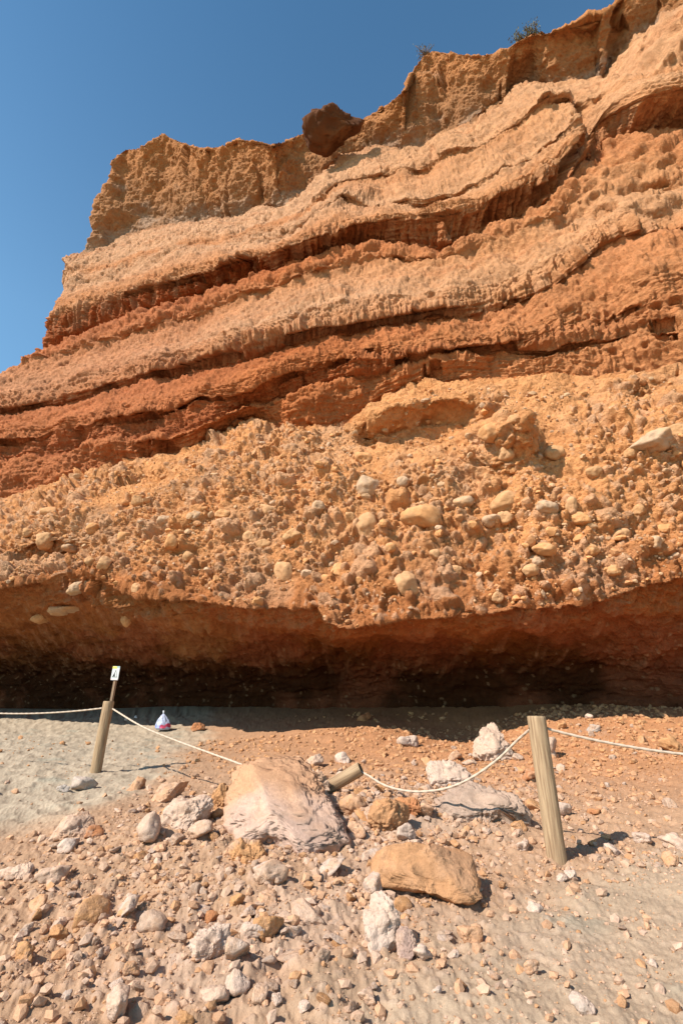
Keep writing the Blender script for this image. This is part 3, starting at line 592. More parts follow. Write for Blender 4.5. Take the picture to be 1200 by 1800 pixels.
LOOSE = [ # px, py, wpx, aspect, colours, label
 (603,1338,34,.8,WHITE,PINK,'white block lying just above the fallen post'),
 (555,1345,45,.8,PINK,DUST,'pink rock left of the white block above the fallen post'),
 (720,1308,42,.7,WHITE,PINK,'flat white stone lying alone near the shadow edge'),
 (908,1336,22,.9,PINK,DUST,'round pinkish stone at the foot of the tall pointed rock'),
 (965,1328,50,.8,PINK,ORNG,'wedge of pale orange rock just right of the right post top'),
 (1185,1322,52,.7,ORNG,OCHR,'orange boulder at the right margin under the rope'),
 (1035,1262,14,.9,WHITE,PINK,'small white stone perched on the earth bank at the shadow line'),
 (1045,1285,26,.9,GREY,DUST,'rounded grey stone in the earth bank on the right'),
 (992,1432,38,.7,WHITE,PINK,'white rock with a dark shaded side right of the right post'),
 (1043,1432,22,1.2,REDC,ORNG,'dark brown flake standing on the slope right of the right post'),
 (1130,1482,34,.9,WHITE,PINK,'whitish rock at the end of the post shadow'),
 (1185,1490,50,.8,PINK,WHITE,'pale pink rock at the right margin beyond the post shadow'),
 (1180,1515,36,.8,DUST,ORNG,'orange stone in front of the pale pink rock at the right margin'),
 (1075,1498,28,.8,WHITE,PINK,'pale stone in the middle of the post shadow'),
 (1004,1545,24,.8,WHITE,WHITE,'right one of two white stones in front of the right post'),
 (985,1550,22,.8,WHITE,PINK,'left one of two white stones in front of the right post'),
 (940,1595,32,.9,WHITE,WHITE,'white stone lying alone on the sand right of the ochre boulder'),
 (822,1645,48,.7,DUST,ORNG,'earthy lump below the shadow of the ochre boulder'),
 (1148,1700,18,.8,WHITE,GREY,'small white pebble alone on the sand low on the right'),
 (938,1712,34,.7,DUST,PINK,'flat sandy stone half buried low right of centre'),
 (1030,1785,48,.7,WHITE,GREY,'white broken stone at the bottom edge right of centre'),
 (768,1752,22,.8,WHITE,GREY,'small white stone at the bottom in the middle'),
 (645,1765,40,.9,PINK,DUST,'rounded pink stone at the bottom near the middle'),
 (742,1690,42,.7,WHITE,PINK,'whitish stone right of the brown wedge stone'),
 (795,1678,20,.9,WHITE,PINK,'small stone with dark shade right of the whitish stone'),
 (372,1610,30,.9,REDC,ORNG,'reddish brown stone above the large pale pink chunk'),
 (415,1605,36,.9,ORNG,OCHR,'ochre triangular stone right of the reddish brown stone'),
 (470,1600,50,.8,DUST,PINK,'dusty rounded rock under the orange rock'),
 (470,1565,62,.6,PINK,DUST,'long pink rock in the middle of the rubble below the largest boulder'),
 (440,1665,48,.8,WHITE,PINK,'white lump right of the large pale pink chunk'),
 (230,1720,32,1.1,DUST,ORNG,'brown oval stone upright in the lower left rubble'),
 (200,1755,22,1.6,WHITE,PINK,'narrow white stone standing at the lower left'),
 (200,1795,60,.8,PINK,WHITE,'pale boulder cut by the bottom edge at the left'),
 (375,1765,52,.9,PINK,WHITE,'pitted pale rock at the bottom, left of a twin'),
 (415,1750,50,.9,WHITE,PINK,'pitted white rock at the bottom, right of a twin'),
 (455,1775,34,1.1,PINK,DUST,'pink upright stone at the bottom right of the pitted pair'),
 (533,1785,24,1.1,WHITE,PINK,'small white upright stone at the bottom edge left of centre'),
 (485,1775,24,.8,WHITE,PINK,'small pale stone between the bottom upright stones'),
 (113,1775,22,.8,WHITE,GREY,'small pale grey stone in the bottom left corner sand'),
 (40,1692,48,.7,ORNG,DUST,'orange brown rock at the left on the sand'),
 (103,1645,36,.7,ORNG,OCHR,'dark orange stone right of the left orange brown rock'),
 (66,1600,42,.8,DUST,ORNG,'rounded orange stone on the left sand slope'),
 (88,1555,52,.8,PINK,DUST,'pinkish brown rock near the left margin under the knobbly rock'),
 (48,1640,26,.6,PINK,WHITE,'small flat pale stone near the left margin'),
 (120,1495,40,.8,WHITE,GREY,'white flat stone under the flat pink slab at the left'),
 (160,1470,34,1.0,REDC,PINK,'brown tooth shaped stone right of the flat pink slab'),
 (265,1478,60,.8,PINK,WHITE,'pale crumbly rock in the left rubble'),
 (240,1382,36,.8,DUST,ORNG,'tan stone above the long pink slab'),
 (110,1388,26,.7,GREY,GREY,'grey stone on the left sand, left one of two'),
 (145,1382,46,.5,GREY,WHITE,'long grey stone on the left sand, right one of two'),
 (288,1405,26,.9,PINK,WHITE,'pink stone in front of the long pink slab'),
 (388,1440,32,1.0,ORNG,DUST,'orange stone below the brown block by the largest boulder'),
 (345,1480,46,.8,PINK,DUST,'pink rubble chunk left below the largest boulder'),
 (628,1470,40,.8,DUST,PINK,'dusty stone right of the foot of the largest boulder'),
 (620,1430,46,.8,DUST,ORNG,'earth covered rock right of the largest boulder'),
 (750,1440,46,.8,DUST,PINK,'dusty orange rock in front of the hollowed boulder'),
 (715,1480,40,.8,WHITE,PINK,'white stone above the top of the ochre boulder'),
 (520,1345,30,.8,DUST,PINK,'tan stone on the back edge of the largest boulder'),
 (800,1335,26,.9,DUST,PINK,'tan stone behind the whitish flat rock'),
 (935,1372,38,.8,REDC,DUST,'brown rock just left of the middle of the right post'),
 (920,1500,36,.7,WHITE,PINK,'pale stone left of the foot of the right post'),
 (348,1282,26,.9,REDC,DUST,'brown stone in the shadow right of the plastic bag'),
 (640,1265,26,.7,REDC,ORNG,'reddish stone in the cave shadow near the middle'),
 (785,1232,26,.6,GREY,GREY,'flat grey stone high on the bank inside the cave, left one of two'),
 (885,1236,22,.6,GREY,GREY,'flat grey stone high on the bank inside the cave, right one of two'),
]
for i, (px, py, wp, asp, b_, d_, lab) in enumerate(LOOSE):
    free_rock(px, py+wp*.12, wp, asp, 600+i, b_, d_, lab, name='rock', sub=4, rz=(i*1.7) % 3 - 1.5 if asp > .75 else (i*.37) % .8-.4)

# ---- rubble: the larger stones are things of their own, the finest is one mass
r = np.random.default_rng(5)
protos = []
for k in range(14):
    V, Fc = ICO[4]; Q = chip(V, 900+k, 9, .38, .85)*1.15*np.array([1, r.uniform(.6, .95), r.uniform(.5, .8)]); Q = rough(Q, .10, 4.0, 900+k); protos.append(Q)
kinds = [('pink', PINK*.95, DUST), ('white', WHITE*.97, DUST), ('orange', ORNG, DUST)]
pm = {}
for ki, (kn_, b_, d_) in enumerate(kinds):
    for k in range(len(protos)):
        Q = protos[k]; me_o = mesh_from('rubble_stone', Q, ICO[4][1], rock_cols(Q, b_, d_, 950+k), True, MCHUNK); pm[(ki, k)] = me_o.data; bpy.data.objects.remove(me_o)
zones = {'a': 'in the rubble heap left of centre', 'b': 'on the earth slope towards the cliff on the right', 'c': 'in the lower foreground', 'd': 'in the rubble right of centre'}
cnt = 0; cand = []
while len(cand) < 290:
    X = r.uniform(-6.5, 8); Y = r.uniform(3.0, 12.2)
    if abs(X) > .72*(Y+.3): continue
    if r.uniform() > seg_density(X, Y)**1.8 + .02: continue
    if -1.6 < X < .1 and 6.3 < Y < 7.6: continue
    if X < -3.2 and Y > 6.4: continue
    if .3 < X < 1.6 and 4.9 < Y < 5.5: continue
    cand.append((X, Y, min(.026 + r.pareto(2.2)*.022, .10)*(1+.045*Y)))
for X, Y, s in cand:
    ki = int(r.choice(3, p=[.5, .3, .2])); k = int(r.integers(len(protos)))
    o = bpy.data.objects.new('rubble_stone', pm[(ki, k)]); C.objects.link(o)
    z = 'c' if Y < 4.6 else ('b' if (Y > 8.3 and X > 0) else ('a' if X < .2 else 'd'))
    o.scale = (s, s, s); o.rotation_euler = (r.uniform(-.4, .4), r.uniform(-.4, .4), r.uniform(0, 6.28))
    o.location = (X, Y, float(ground_full(X, Y)[0][0])+s*.22)
    cw = {0: 'pinkish', 1: 'whitish', 2: 'orange brown'}[ki]
    tag(o, 'small %s stone loose %s' % (cw, zones[z]), 'stone', 'small %s stones %s' % (cw, zones[z]))
for n_, (ppx, ppy, sx, sy), lab in ((34, (680, 1262, 120, 12), 'dark reddish chunk on the earth bank inside the cave shadow'), (30, (1060, 1275, 90, 22), 'orange brown chunk on the sunlit earth bank at the right'),(26, (320, 1425, 75, 32), 'pale crumbly chunk in the heap left of the largest boulder'), (30, (655, 1425, 55, 40), 'broken orange chunk heaped between the largest boulder and the hollowed boulder'),
        (14, (545, 1350, 50, 16), 'broken chunk on the back edge of the heap by the fallen post'), (22, (470, 1640, 110, 60), 'crumbly chunk in the rubble below the largest boulder')):
    for q in range(n_):
        g = on_ground(ppx+r.normal()*sx*.7, ppy+r.normal()*sy*.6); sc_ = min(.04+r.pareto(2.2)*.03, .12); ki = 2 if 'bank' in lab else int(r.choice(3, p=[.45, .15, .4] if 'orange' in lab else [.6, .25, .15])); k = int(r.integers(len(protos)))
        o = bpy.data.objects.new('rubble_chunk', pm[(ki, k)]); C.objects.link(o); o.scale = (sc_*r.uniform(.9, 1.4), sc_, sc_*r.uniform(.7, 1)); o.rotation_euler = (r.uniform(-.5, .5), r.uniform(-.5, .5), r.uniform(0, 6.28))
        o.location = (g[0], g[1], float(ground_full(g[0], g[1])[0][0])+sc_*.2); tag(o, lab, 'rock', lab.replace('chunk', 'chunks'))
def scatter_mass(name, PV, sizes, normals=None, cols=None, sub=1, seed=1, squash=.7, parent=None, smooth=False, mat=None):
    rr = np.random.default_rng(seed); V, Fc = ICO[sub]; n = len(PV); pr = [chip(V, seed*31+k, 9, .5, .9)*np.array([1, .8, squash]) for k in range(16)]
    pick = rr.integers(0, 16, n); A = np.stack(pr)[pick]                                   # n,v,3
    th = rr.uniform(0, 2*np.pi, n); tx = rr.uniform(-.7, .7, n)
    c, s = np.cos(th), np.sin(th); A = np.stack([A[..., 0]*c[:, None]-A[..., 1]*s[:, None], A[..., 0]*s[:, None]+A[..., 1]*c[:, None], A[..., 2]], -1)
    c, s = np.cos(tx), np.sin(tx); A = np.stack([A[..., 0], A[..., 1]*c[:, None]-A[..., 2]*s[:, None], A[..., 1]*s[:, None]+A[..., 2]*c[:, None]], -1)
    A = A*sizes[:, None, None] + PV[:, None, :]
    nv = len(V); Fa = (Fc[None]+(np.arange(n)*nv)[:, None, None]).reshape(-1, 3); cc = np.repeat(cols, nv, 0)
    return mesh_from(name, A.reshape(-1, 3), Fa, cc, smooth, mat or MSTONE, parent)
n = 46000; X = r.uniform(-9, 9, n*9); Y = 2.4 + 12.5*r.uniform(0, 1, n*9)**1.25
dn = seg_density(X, Y)*(.55+.45*noise(X*1.7, Y*1.7, 0*X, 3)) ; ok = (np.abs(X) < .76*(Y+.5)) & (r.uniform(size=len(X)) < dn**1.6*.9+.07+.08*(X > 0)*(Y > 9))
ok &= ~((X+3.0+.12*(Y-8) < 0) & (Y > 6.2) & (r.uniform(size=len(X)) < .88))
X, Y = X[ok][:n], Y[ok][:n]; s = np.minimum(.0040+r.pareto(1.7, len(X))*.0055, .05)*(.8+.07*Y); Zg = ground_full(X, Y)[0]
print('gravel', len(X)); pal = np.stack([PINK, WHITE, DUST, ORNG, DUST*1.05, DUST, PINK*1.05])[r.integers(0, 7, len(X))]*r.uniform(.8, 1.05, (len(X), 1))
kk = sstep(7.0, 10.5, Y+.2*X)[:, None]*.75; pal = pal*.62+DUST*.38; pal = pal*(1-kk)+np.array([.54, .29, .14])*kk*r.uniform(.8, 1.15, (len(X), 1))
o = scatter_mass('gravel', np.c_[X, Y, Zg+s*.2], s, cols=pal, seed=3); tag(o, 'fine crumbled gravel spread through the rockfall debris', 'gravel', kind='stuff')

# ---- stones held in the conglomerate bed
def cliff_pt(px, py, dguess=-.6):
    """nearest built cliff vertex along a picture ray"""
    dx, dy, dz = ray(px, py); D = np.array([dx, dy, dz]); D /= np.linalg.norm(D)
    Q = _SUB - np.array([0, 0, EYE]); t = Q@D; dist = np.linalg.norm(Q-t[:, None]*D, axis=1)
    near = np.where(dist < .09)[0]
    if len(near) == 0: near = np.array([np.argmin(dist)])
    i = near[np.argmin(t[near])]
    return _SUB[i], _SUBN[i]
_ri = np.where((CT > CNI['under6']-.5) & (CT < CNI['roof']+.5))
_SUB = CPn[_ri].reshape(-1, 3); _SUBN = CN[_ri].reshape(-1, 3)
COB = [(1148,768,72,.5),(1195,752,50,.6),(740,912,66,.6),(885,882,52,.7),(716,1020,40,1.),(495,1000,32,1.4),(983,793,30,1.1),(815,882,32,.7),(645,928,38,1.2),(968,893,36,.7),(860,912,32,.6),(885,912,26,.8),(1000,885,22,1.6),(1020,918,34,.7),
 (510,938,34,.7),(440,940,30,.9),(75,945,30,.9),(105,1072,48,.35),(65,1085,28,.6),(219,1090,18,1.6),(235,1036,20,1.2),(130,1030,40,.4),(330,975,18,1.4),(290,910,22,.8),(165,925,24,.8),(640,800,30,.8),(645,850,40,1.),(465,955,26,.7),
 (615,905,22,.8),(560,885,24,.8),(340,905,18,1.),(390,900,26,.7),(155,990,16,1.1),(180,985,22,1.),(300,950,24,1.2),(215,940,22,1.),(1050,965,26,.8),(1075,1000,22,.8),(965,965,36,.6),(1095,935,30,.7),(1130,890,24,.8),(1160,950,22,1.),
 (930,1000,26,.8),(870,1050,20,.8),(960,1045,18,.8),(805,1000,24,.8),(760,975,20,.8),(590,1000,24,1.1),(680,960,18,1.),(710,850,22,.9),(860,760,40,.8),(890,800,30,.9),(900,735,24,.8),(1040,825,26,.8),(1110,790,22,.8),(470,890,34,.7),(240,875,26,.7),(80,900,26,.8),(40,935,20,.8),(120,960,22,.7)]
MCOB = rock_mat('cobble_stone', None, 10, .5, .05, .9, .12, 60)
rc = np.random.default_rng(8)
for i, (px, py, wp, asp) in enumerate(COB):
    p, nn = cliff_pt(px, py); depth = p[1]*CP+(p[2]-EYE)*SP; wd = wp/FPX*depth
    V, Fc = ICO[4]; Q = chip(V, 1300+i, 11, .6, .95, 16.0)*np.array([.56, .5, .56*asp])*wd; Q = rough(Q, .10*wd, 2.4/wd, 1300+i)
    a = rc.uniform(-.5, .5); Rm = np.array(Matrix.Rotation(a, 3, 'Y')); Q = Q@Rm.T
    base = [np.array([.54, .38, .24]), np.array([.60, .36, .19]), np.array(cong)*.95, np.array([.55, .32, .16])][rc.integers(4)]
    cols = rock_cols(Q, np.array(base), np.array([.62, .38, .2]), 1300+i, .7)
    o = mesh_from('cobble', Q, Fc, cols, True, MCOB, cliff); o.location = Vector(p + np.array([0, .17 if py < 1030 else .34, 0])*wd)
# pebbles of the same bed
ok = np.where((CT > CNI['lip6']+.15) & (CT < CNI['lip7']-.02))
rr = np.random.default_rng(77); Pc = CPn[ok].reshape(-1, 3); Nc = CN[ok].reshape(-1, 3)
wgt = (np.abs(Pc[:, 0]) < .82*Pc[:, 1])
pick = rr.choice(np.where(wgt)[0], 14000, replace=False)
s = np.minimum(.025+rr.pareto(2.6, len(pick))*.028, .17)
clm = noise(Pc[pick, 0]*.8, Pc[pick, 1]*.8, Pc[pick, 2]*.8, 12); kp = rr.uniform(-.6, .9, len(pick)) < clm; pick = pick[kp]; s = s[kp]
pal = np.stack([np.array(cong), np.array(cong)*1.03, np.array([.6, .40, .23]), np.array([.58, .40, .25]), np.array([.55, .30, .15])])[rr.integers(0, 5, len(pick))]*rr.uniform(.88, 1.1, (len(pick), 1))
o = scatter_mass('pebbles', Pc[pick]-Nc[pick]*(s*-.15)[:, None], s, cols=pal, seed=9, sub=2, squash=.75, parent=cliff, smooth=False, mat=MCOB); o['kind'] = 'stuff'
# the block hanging from the rim; the shade of its overhang is put into the dark colour
o, _ = outline_rock([536,216, 550,199, 575,193, 600,198, 614,202, 640,205, 630,225, 612,237, 600,256, 575,272, 550,265, 538,245], 19.0, R(-40), .8, np.array([.12, .05, .022]), np.array([.20, .09, .04]), 777, name='overhanging_block', sub=5, amp=.30, sc=1.4, chips=2, parent=cliff)

# ------------------------------------------------------------------ rope barrier
def wood_mat(name, c1, c2):
    m = bpy.data.materials.new(name); m.use_nodes = True; n_ = m.node_tree; N = n_.nodes; L = n_.links; b = N['Principled BSDF']; b.inputs['Roughness'].default_value = .85; b.inputs['Specular IOR Level'].default_value = .2
    tc = N.new('ShaderNodeTexCoord'); mp = N.new('ShaderNodeMapping'); mp.inputs['Scale'].default_value = (14, 14, .9); L.new(tc.outputs['Object'], mp.inputs[0])
    nz = N.new('ShaderNodeTexNoise'); nz.inputs['Scale'].default_value = 3.5; nz.inputs['Detail'].default_value = 8; L.new(mp.outputs[0], nz.inputs['Vector'])
    cr = N.new('ShaderNodeValToRGB'); cr.color_ramp.elements[0].position = .32; cr.color_ramp.elements[1].position = .68
    cr.color_ramp.elements[0].color = (*c1, 1); cr.color_ramp.elements[1].color = (*c2, 1); L.new(nz.outputs[0], cr.inputs[0]); L.new(cr.outputs[0], b.inputs['Base Color'])
    bp = N.new('ShaderNodeBump'); bp.inputs['Strength'].default_value = .5; bp.inputs['Distance'].default_value = .01; L.new(nz.outputs[0], bp.inputs['Height']); L.new(bp.outputs[0], b.inputs['Normal'])
    return m
def plain_mat(name, c, rough=.7, bump=0, spec=.3):
    m = bpy.data.materials.new(name); m.use_nodes = True; b = m.node_tree.nodes['Principled BSDF']; N = m.node_tree.nodes; L = m.node_tree.links
    b.inputs['Roughness'].default_value = rough; b.inputs['Specular IOR Level'].default_value = spec
    tc = N.new('ShaderNodeTexCoord'); nz = N.new('ShaderNodeTexNoise'); nz.inputs['Scale'].default_value = 25; nz.inputs['Detail'].default_value = 4; L.new(tc.outputs['Object'], nz.inputs['Vector'])
    mx = N.new('ShaderNodeMix'); mx.data_type = 'RGBA'; mx.inputs[6].default_value = (c[0]*.85, c[1]*.84, c[2]*.82, 1); mx.inputs[7].default_value = (*c, 1); L.new(nz.outputs[0], mx.inputs[0]); L.new(mx.outputs[2], b.inputs['Base Color'])
    if bump: bp = N.new('ShaderNodeBump'); bp.inputs['Strength'].default_value = bump; bp.inputs['Distance'].default_value = .01; L.new(nz.outputs[0], bp.inputs['Height']); L.new(bp.outputs[0], b.inputs['Normal'])
    return m
MW = wood_mat('weathered_wood', (.17, .10, .06), (.34, .225, .14)); MWG = wood_mat('grey_weathered_wood', (.22, .135, .075), (.42, .285, .165)); MROPE = plain_mat('rope_fibre', (.52, .40, .30), .9, .6, .1); MHOLE = plain_mat('dark_hole', (.03, .02, .015), .95)
def sweep(pts, rad, seg=10, twist=0, strands=0, cap=True):
    pts = np.array(pts, float); n = len(pts); rad = np.broadcast_to(rad, n) if np.ndim(rad) == 0 else np.array(rad)
    tg = np.gradient(pts, axis=0); tg /= np.linalg.norm(tg, axis=1)[:, None]
    up = np.array([0, 0, 1.0]) if abs(tg[0][2]) < .9 else np.array([0, 1.0, 0]); a = np.cross(tg, up); a /= np.linalg.norm(a, axis=1)[:, None]; b = np.cross(a, tg)
    th = np.linspace(0, 2*np.pi, seg, endpoint=False); V = []
    L_ = np.r_[0, np.cumsum(np.linalg.norm(np.diff(pts, axis=0), axis=1))]
    for i in range(n):
        rr_ = rad[i]*(1+(.16*np.cos(strands*(th+twist*L_[i])) if strands else 0)); V.append(pts[i]+a[i]*(np.cos(th)*rr_)[:, None]+b[i]*(np.sin(th)*rr_)[:, None])
    V = np.concatenate(V); i = np.arange(n*seg).reshape(n, seg); j = np.roll(i, -1, 1)
    Fq = np.stack([i[:-1], j[:-1], j[1:], i[1:]], -1).reshape(-1, 4)
    Ft = np.r_[np.c_[Fq[:, 0], Fq[:, 1], Fq[:, 2]], np.c_[Fq[:, 0], Fq[:, 2], Fq[:, 3]]]
    if cap:
        V = np.r_[V, pts[:1], pts[-1:]]; a0, a1 = len(V)-2, len(V)-1
        Ft = np.r_[Ft, np.c_[j[0], i[0], np.full(seg, a0)], np.c_[i[-1], j[-1], np.full(seg, a1)]]
    return V, Ft
def post_mesh(h, rad, seed, below=.35):
    """round timber stake standing up from z=-below, slightly bowed, with bevelled sawn top and checks"""
    zs = np.r_[np.linspace(-below, h-.02, 40), h-.008, h, h]; rs = np.r_[np.full(40, rad), rad*.96, rad*.86, rad*.45]
    f = np.array([float(noise(np.array([z*1.7+seed], F32), 0, 0, seed)[0]) for z in zs])
    rs = rs*(1+.04*f); V, Fc = sweep(np.c_[.008*f, .006*f, zs], rs, 28)
    v = V.astype(F32); th = np.arctan2(v[:, 1], v[:, 0]); k = fbm(np.cos(th)*2.5+seed, np.sin(th)*2.5, v[:, 2]*.6, 4, seed)*.006
    V[:, 0] += np.cos(th)*k; V[:, 1] += np.sin(th)*k
    return V, Fc
def make_post(px, py, h, rad, seed, label, lean=(0, 0), mat=MW, group='wooden barrier posts', P0=None):
    g = on_ground(px, py) if P0 is None else np.array(P0, float); root = empty('barrier_post', Vector(g)); V, Fc = post_mesh(h, rad, seed)
    s = mesh_from('stake', V, Fc, None, True, mat, root); root.rotation_euler = (lean[0], lean[1], 0)
    # the hole for the rope: a solid plug, coloured dark for the shade inside
    Vh, Fh = sweep([(-rad*1.03, 0, h-.13), (-rad*.9, 0, h-.13), (rad*.9, 0, h-.13), (rad*1.03, 0, h-.13)], .016, 12); mesh_from('rope_hole', Vh, Fh, None, True, MHOLE, root)
    tag(root, label, 'post', group); bpy.context.view_layer.update()
    return root, g
PL, gl = make_post(168, 1357, 1.20, .095, 3, 'leaning wooden post at the left with the sign stake behind it', (0, R(1.5)), MWG)
PR, gr = make_post(980, 1514, 1.33, .098, 4, 'thick grey wooden post standing at the right of the rubble', (0, R(-.8)), MWG)
def hole(root, h, side): return np.array(root.matrix_world @ Vector((side, 0, h-.13)))
print('posts', gl, gr)
def rope(pts, label, rad=.0135, sag=None, name='rope'):
    pts = np.array(pts, float); n = 220
    t = np.r_[0, np.cumsum(np.linalg.norm(np.diff(pts, axis=0), axis=1))]; q = np.linspace(0, t[-1], n)
    if len(pts) == 2:
        Q = np.array([np.interp(q, t, pts[:, k]) for k in range(3)]).T; f = q/t[-1]; Q[:, 2] -= 4*(sag or 0)*f*(1-f)
    else:
        # Catmull-Rom through the points
        Pp = np.vstack([2*pts[0]-pts[1], pts, 2*pts[-1]-pts[-2]]); Q = []
        for i in range(len(pts)-1):
            for u in np.linspace(0, 1, 40, endpoint=False):
                a, b, c, d = Pp[i], Pp[i+1], Pp[i+2], Pp[i+3]; Q.append(.5*((2*b)+(-a+c)*u+(2*a-5*b+4*c-d)*u*u+(-a+3*b-3*c+d)*u**3))
        Q = np.array(Q+[pts[-1]])
    # resample densely so the twist shows
    t = np.r_[0, np.cumsum(np.linalg.norm(np.diff(Q, axis=0), axis=1))]; q = np.arange(0, t[-1], .012); Q = np.array([np.interp(q, t, Q[:, k]) for k in range(3)]).T
    org = Q[0].copy(); V, Fc = sweep(Q-org, rad, 12, twist=18, strands=3); o = mesh_from(name, V, Fc, None, True, MROPE); o.location = Vector(org)
    return tag(o, label, 'rope', 'ropes of the barrier')
def at(px, py, Y):
    dx, dy, dz = ray(px, py); t = Y/dy; return np.array([dx*t, Y, EYE+dz*t])
hl, hr = hole(PL, 1.20, -.088), hole(PL, 1.20, .088)
PL2, _ = make_post(0, 0, 1.2, .066, 5, 'wooden post beyond the left margin holding the end of the left rope', P0=(-9.4, 10.9, float(ground_base(-9.4, 10.9))))
rope([hole(PL2, 1.2, .06), hl], 'pale rope running straight out to the left margin from the left post', sag=.17)
rope([hr, at(250, 1277, 9.0), at(310, 1302, 8.5), at(370, 1324, 8.0), at(428, 1346, 7.45), at(470, 1372, 7.2)], 'pale rope sloping down from the left post to the largest boulder')
HR = hole(PR, 1.33, -.085); HR2 = hole(PR, 1.33, .085)
rope([at(630, 1355, 7.35), at(645, 1362, 7.2), at(675, 1380, 7.0), at(712, 1390, 6.8), at(750, 1391, 6.6), at(790, 1384, 6.4), at(830, 1366, 6.25), at(875, 1334, 6.1), at(908, 1302, 5.95), HR], 'pale rope sagging from the right post down to the fallen post')
PR2, _ = make_post(0, 0, 1.3, .09, 6, 'wooden post beyond the right margin holding the end of the right rope', P0=(6.9, 5.0, float(ground_base(6.9, 5.0))), mat=MWG)
rope([HR2, hole(PR2, 1.3, -.085)], 'pale rope running from the right post out to the right margin', sag=.34)
# the post that the fall knocked over
a = at(560, 1385, 7.4); b = at(634, 1351, 7.25); a[2] -= .06
V, Fc = post_mesh(np.linalg.norm(b-a)+.25, .085, 8, 0); root = empty('fallen_post', Vector(b)); s = mesh_from('stake', V, Fc, None, True, MWG, root)
dirv = Vector(b-a).normalized(); root.rotation_euler = dirv.to_track_quat('Z', 'Y').to_euler(); s.location = (0, 0, -(np.linalg.norm(b-a)+.25))
tag(root, 'grey wooden post knocked over and half buried in the rubble beside the largest boulder', 'post')

# ------------------------------------------------------------------ the sign behind the left post
MWHITE = plain_mat('white_panel', (.60, .60, .58), .5); MYEL = plain_mat('yellow_print', (.75, .62, .12), .5); MBLK = plain_mat('black_print', (.03, .03, .03), .5); MTEAL = plain_mat('teal_print', (.25, .42, .42), .5); MPINK = plain_mat('pale_pink_print', (.75, .55, .52), .5)
def box(name, sx, sy, sz, cx, cy, cz, mat, parent, bev=.002):
    import bmesh
    bm = bmesh.new(); bmesh.ops.create_cube(bm, size=1)
    for v in bm.verts: v.co = (v.co.x*sx+cx, v.co.y*sy+cy, v.co.z*sz+cz)
    bmesh.ops.bevel(bm, geom=list(bm.edges), offset=bev, segments=2, affect='EDGES')
    me = bpy.data.meshes.new(name); bm.to_mesh(me); bm.free(); me.materials.append(mat); o = bpy.data.objects.new(name, me); C.objects.link(o); o.parent = parent
    return o
gx = gl + np.array([.0, .125, 0]); sg = empty('warning_sign', Vector((gx[0], gx[1], float(ground_base(gx[0], gx[1])))), R(-14)); sg.rotation_euler = (0, R(1.8), R(-14))
tag(sg, 'small white warning sign on a wooden stake rising behind the left post', 'sign')
box('stake', .05, .05, .98, 0, 0, 1.14, MW, sg, .003)
pn = box('panel', .165, .012, .26, .0, -.036, 1.70, MWHITE, sg)
def flat(name, pts, y, th, mat, parent):
    pts = np.array(pts, float); n = len(pts); V = np.r_[np.c_[pts[:, 0], np.full(n, y), pts[:, 1]], np.c_[pts[:, 0], np.full(n, y-th), pts[:, 1]]]
    T = [(0, i+1, i) for i in range(1, n-1)] + [(n, n+i, n+i+1) for i in range(1, n-1)] + [t for i in range(n) for t in ((i, (i+1) % n, n+(i+1) % n), (i, n+(i+1) % n, n+i))]
    return mesh_from(name, V, np.array(T), None, False, mat, parent)
flat('yellow_band', [(-.080, 1.785), (.02, 1.785), (.02, 1.826), (-.08, 1.826)], -.0425, .002, MYEL, pn)
flat('teal_corner', [(.022, 1.80), (.08, 1.812), (.08, 1.826), (.022, 1.826)], -.0425, .002, MTEAL, pn)
# outlined triangle with a dark figure in it, and a pale strip beneath
A_, B_, C_ = np.array([0.005, 1.765]), np.array([-.055, 1.625]), np.array([.055, 1.625]); cen = (A_+B_+C_)/3
for p, q in ((A_, B_), (B_, C_), (C_, A_)):
    flat('triangle_edge', [p, q, cen+(q-cen)*.80, cen+(p-cen)*.80], -.0425, .002, MBLK, pn)
flat('triangle_figure', [(-.012, 1.715), (-.040, 1.640), (.006, 1.640)], -.0425, .002, MBLK, pn)
flat('pink_strip', [(-.078, 1.576), (.078, 1.576), (.078, 1.598), (-.078, 1.598)], -.0425, .002, MPINK, pn)

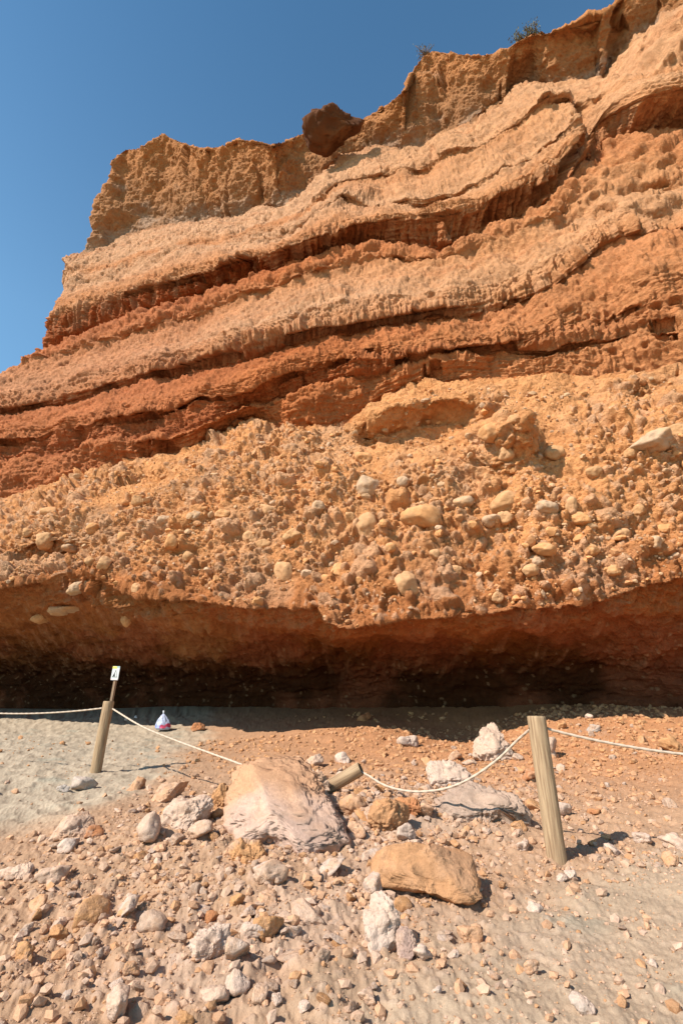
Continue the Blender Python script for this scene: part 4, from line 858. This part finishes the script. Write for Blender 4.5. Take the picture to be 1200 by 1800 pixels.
# ------------------------------------------------------------------ the tied plastic bag in the shadow
def build_bag():
    g = on_ground(284, 1284); V, Fc = ICO[5]; Q = V.copy(); hgt, wid = .50, .46
    t = (Q[:, 2]+1)/2; th = np.arctan2(Q[:, 1], Q[:, 0]); prof = np.interp(t, [0, .05, .15, .35, .6, .8, .9, .96, 1], [.0, .8, 1.0, .97, .74, .44, .22, .08, .05])
    fold = 1+.07*np.cos(th*9+t*3)*sstep(.2, .8, t)+.05*np.cos(th*5+1)
    Q = np.c_[np.cos(th)*prof*fold*wid/2, np.sin(th)*prof*fold*wid/2*.8, t*hgt]; Q[:, 0] += (1-t)*.05
    v = Q.astype(F32); n_ = fbm(v[:, 0]*9, v[:, 1]*9, v[:, 2]*7, 4, 55, .6, True)*.02; Q[:, 0] += np.cos(th)*n_; Q[:, 1] += np.sin(th)*n_
    col = np.tile(np.array([.46, .50, .58]), (len(Q), 1))
    bl = (noise(v[:, 0]*14, v[:, 1]*14, v[:, 2]*9, 5) > .25) & (v[:, 0] < .05) & (v[:, 2] < .30) & (v[:, 2] > .08); col[bl] = (.12, .18, .55)
    rd = (np.abs(v[:, 2]-.10-.25*(v[:, 0]-.02)-.02*np.sin(v[:, 0]*40)) < .05) & (v[:, 0] > .0); col[rd] = (.60, .09, .14)
    m = rock_mat('thin_plastic', None, 9, .25, .02, .35, .05, 30); m.node_tree.nodes['Principled BSDF'].inputs['Specular IOR Level'].default_value = .5
    root = empty('plastic_bag', Vector(g)); mesh_from('bag_body', Q, Fc, col, True, m, root)
    V2, F2 = sweep([(0, 0, hgt*.97), (.005, 0, hgt*1.02), (-.005, 0, hgt*1.08), (.0, 0, hgt*1.15)], [.014, .022, .018, .03], 12); mesh_from('knot', V2, F2, None, True, plain_mat('white_film', (.82, .84, .88), .4), root)
    tag(root, 'white plastic bag printed blue and red, tied at the top, in the cliff shadow', 'bag')
build_bag()
free_rock(240, 1262, 9, .8, 811, np.array([.7, .68, .66]), WHITE, 'scrap of white litter lying in the shadow behind the rope, left of the bag', 'litter', 'litter_scrap', 3)
free_rock(222, 1268, 9, .8, 812, np.array([.6, .5, .42]), WHITE, 'pale scrap of litter in the shadow nearest the left post', 'litter', 'litter_scrap', 3)

# ------------------------------------------------------------------ dry shrubs on the rim
MTW = plain_mat('dry_twig', (.16, .10, .06), .9); MLF = plain_mat('dry_leaf', (.15, .13, .055), .8)
def shrub(px, py, Y, size, seed, label, leaves=900, twigs=26):
    rr = np.random.default_rng(seed); p = at(px, py, Y); root = empty('dry_shrub', Vector(p)); VV, FF, off = [], [], 0; tips = []
    for k in range(twigs):
        a = rr.uniform(0, 6.28); e = rr.uniform(.1, .9); L_ = size*rr.uniform(.5, 1); d = np.array([math.cos(a)*math.cos(e), math.sin(a)*math.cos(e), math.sin(e)*.8])
        q = [np.zeros(3)+np.array([0, 0, -.3]), d*L_*.5+rr.normal(0, .05, 3)*size, d*L_+rr.normal(0, .08, 3)*size]
        V, Fc = sweep(q, [.03*size+.01, .015*size+.008, .008], 5); VV.append(V); FF.append(Fc+off); off += len(V); tips.append((q[1], q[2]))
    mesh_from('stems', np.concatenate(VV), np.concatenate(FF), None, True, MTW, root)
    c = []; 
    for k in range(leaves):
        a, b = tips[rr.integers(len(tips))]; c.append(a+(b-a)*rr.uniform(.1, 1.05)+rr.normal(0, .08*size, 3))
    c = np.array(c); u = rr.normal(size=(leaves, 3)); v_ = rr.normal(size=(leaves, 3)); u /= np.linalg.norm(u, axis=1)[:, None]; v_ /= np.linalg.norm(v_, axis=1)[:, None]; s = .06*size**.5
    V = np.stack([c-u*s, c+v_*s*.5, c+u*s, c-v_*s*.5], 1).reshape(-1, 3); mesh_from('foliage', V, np.arange(len(V)).reshape(-1, 4), None, False, MLF, root)
    tag(root, label, 'shrub')
shrub(930, 80, 16.3, 1.15, 21, 'olive dry shrub on the cliff rim near the top right', 1300, 40)
shrub(750, 96, 18.0, .9, 22, 'sparse dry twigs on the tip of the cliff spur', 120, 22)
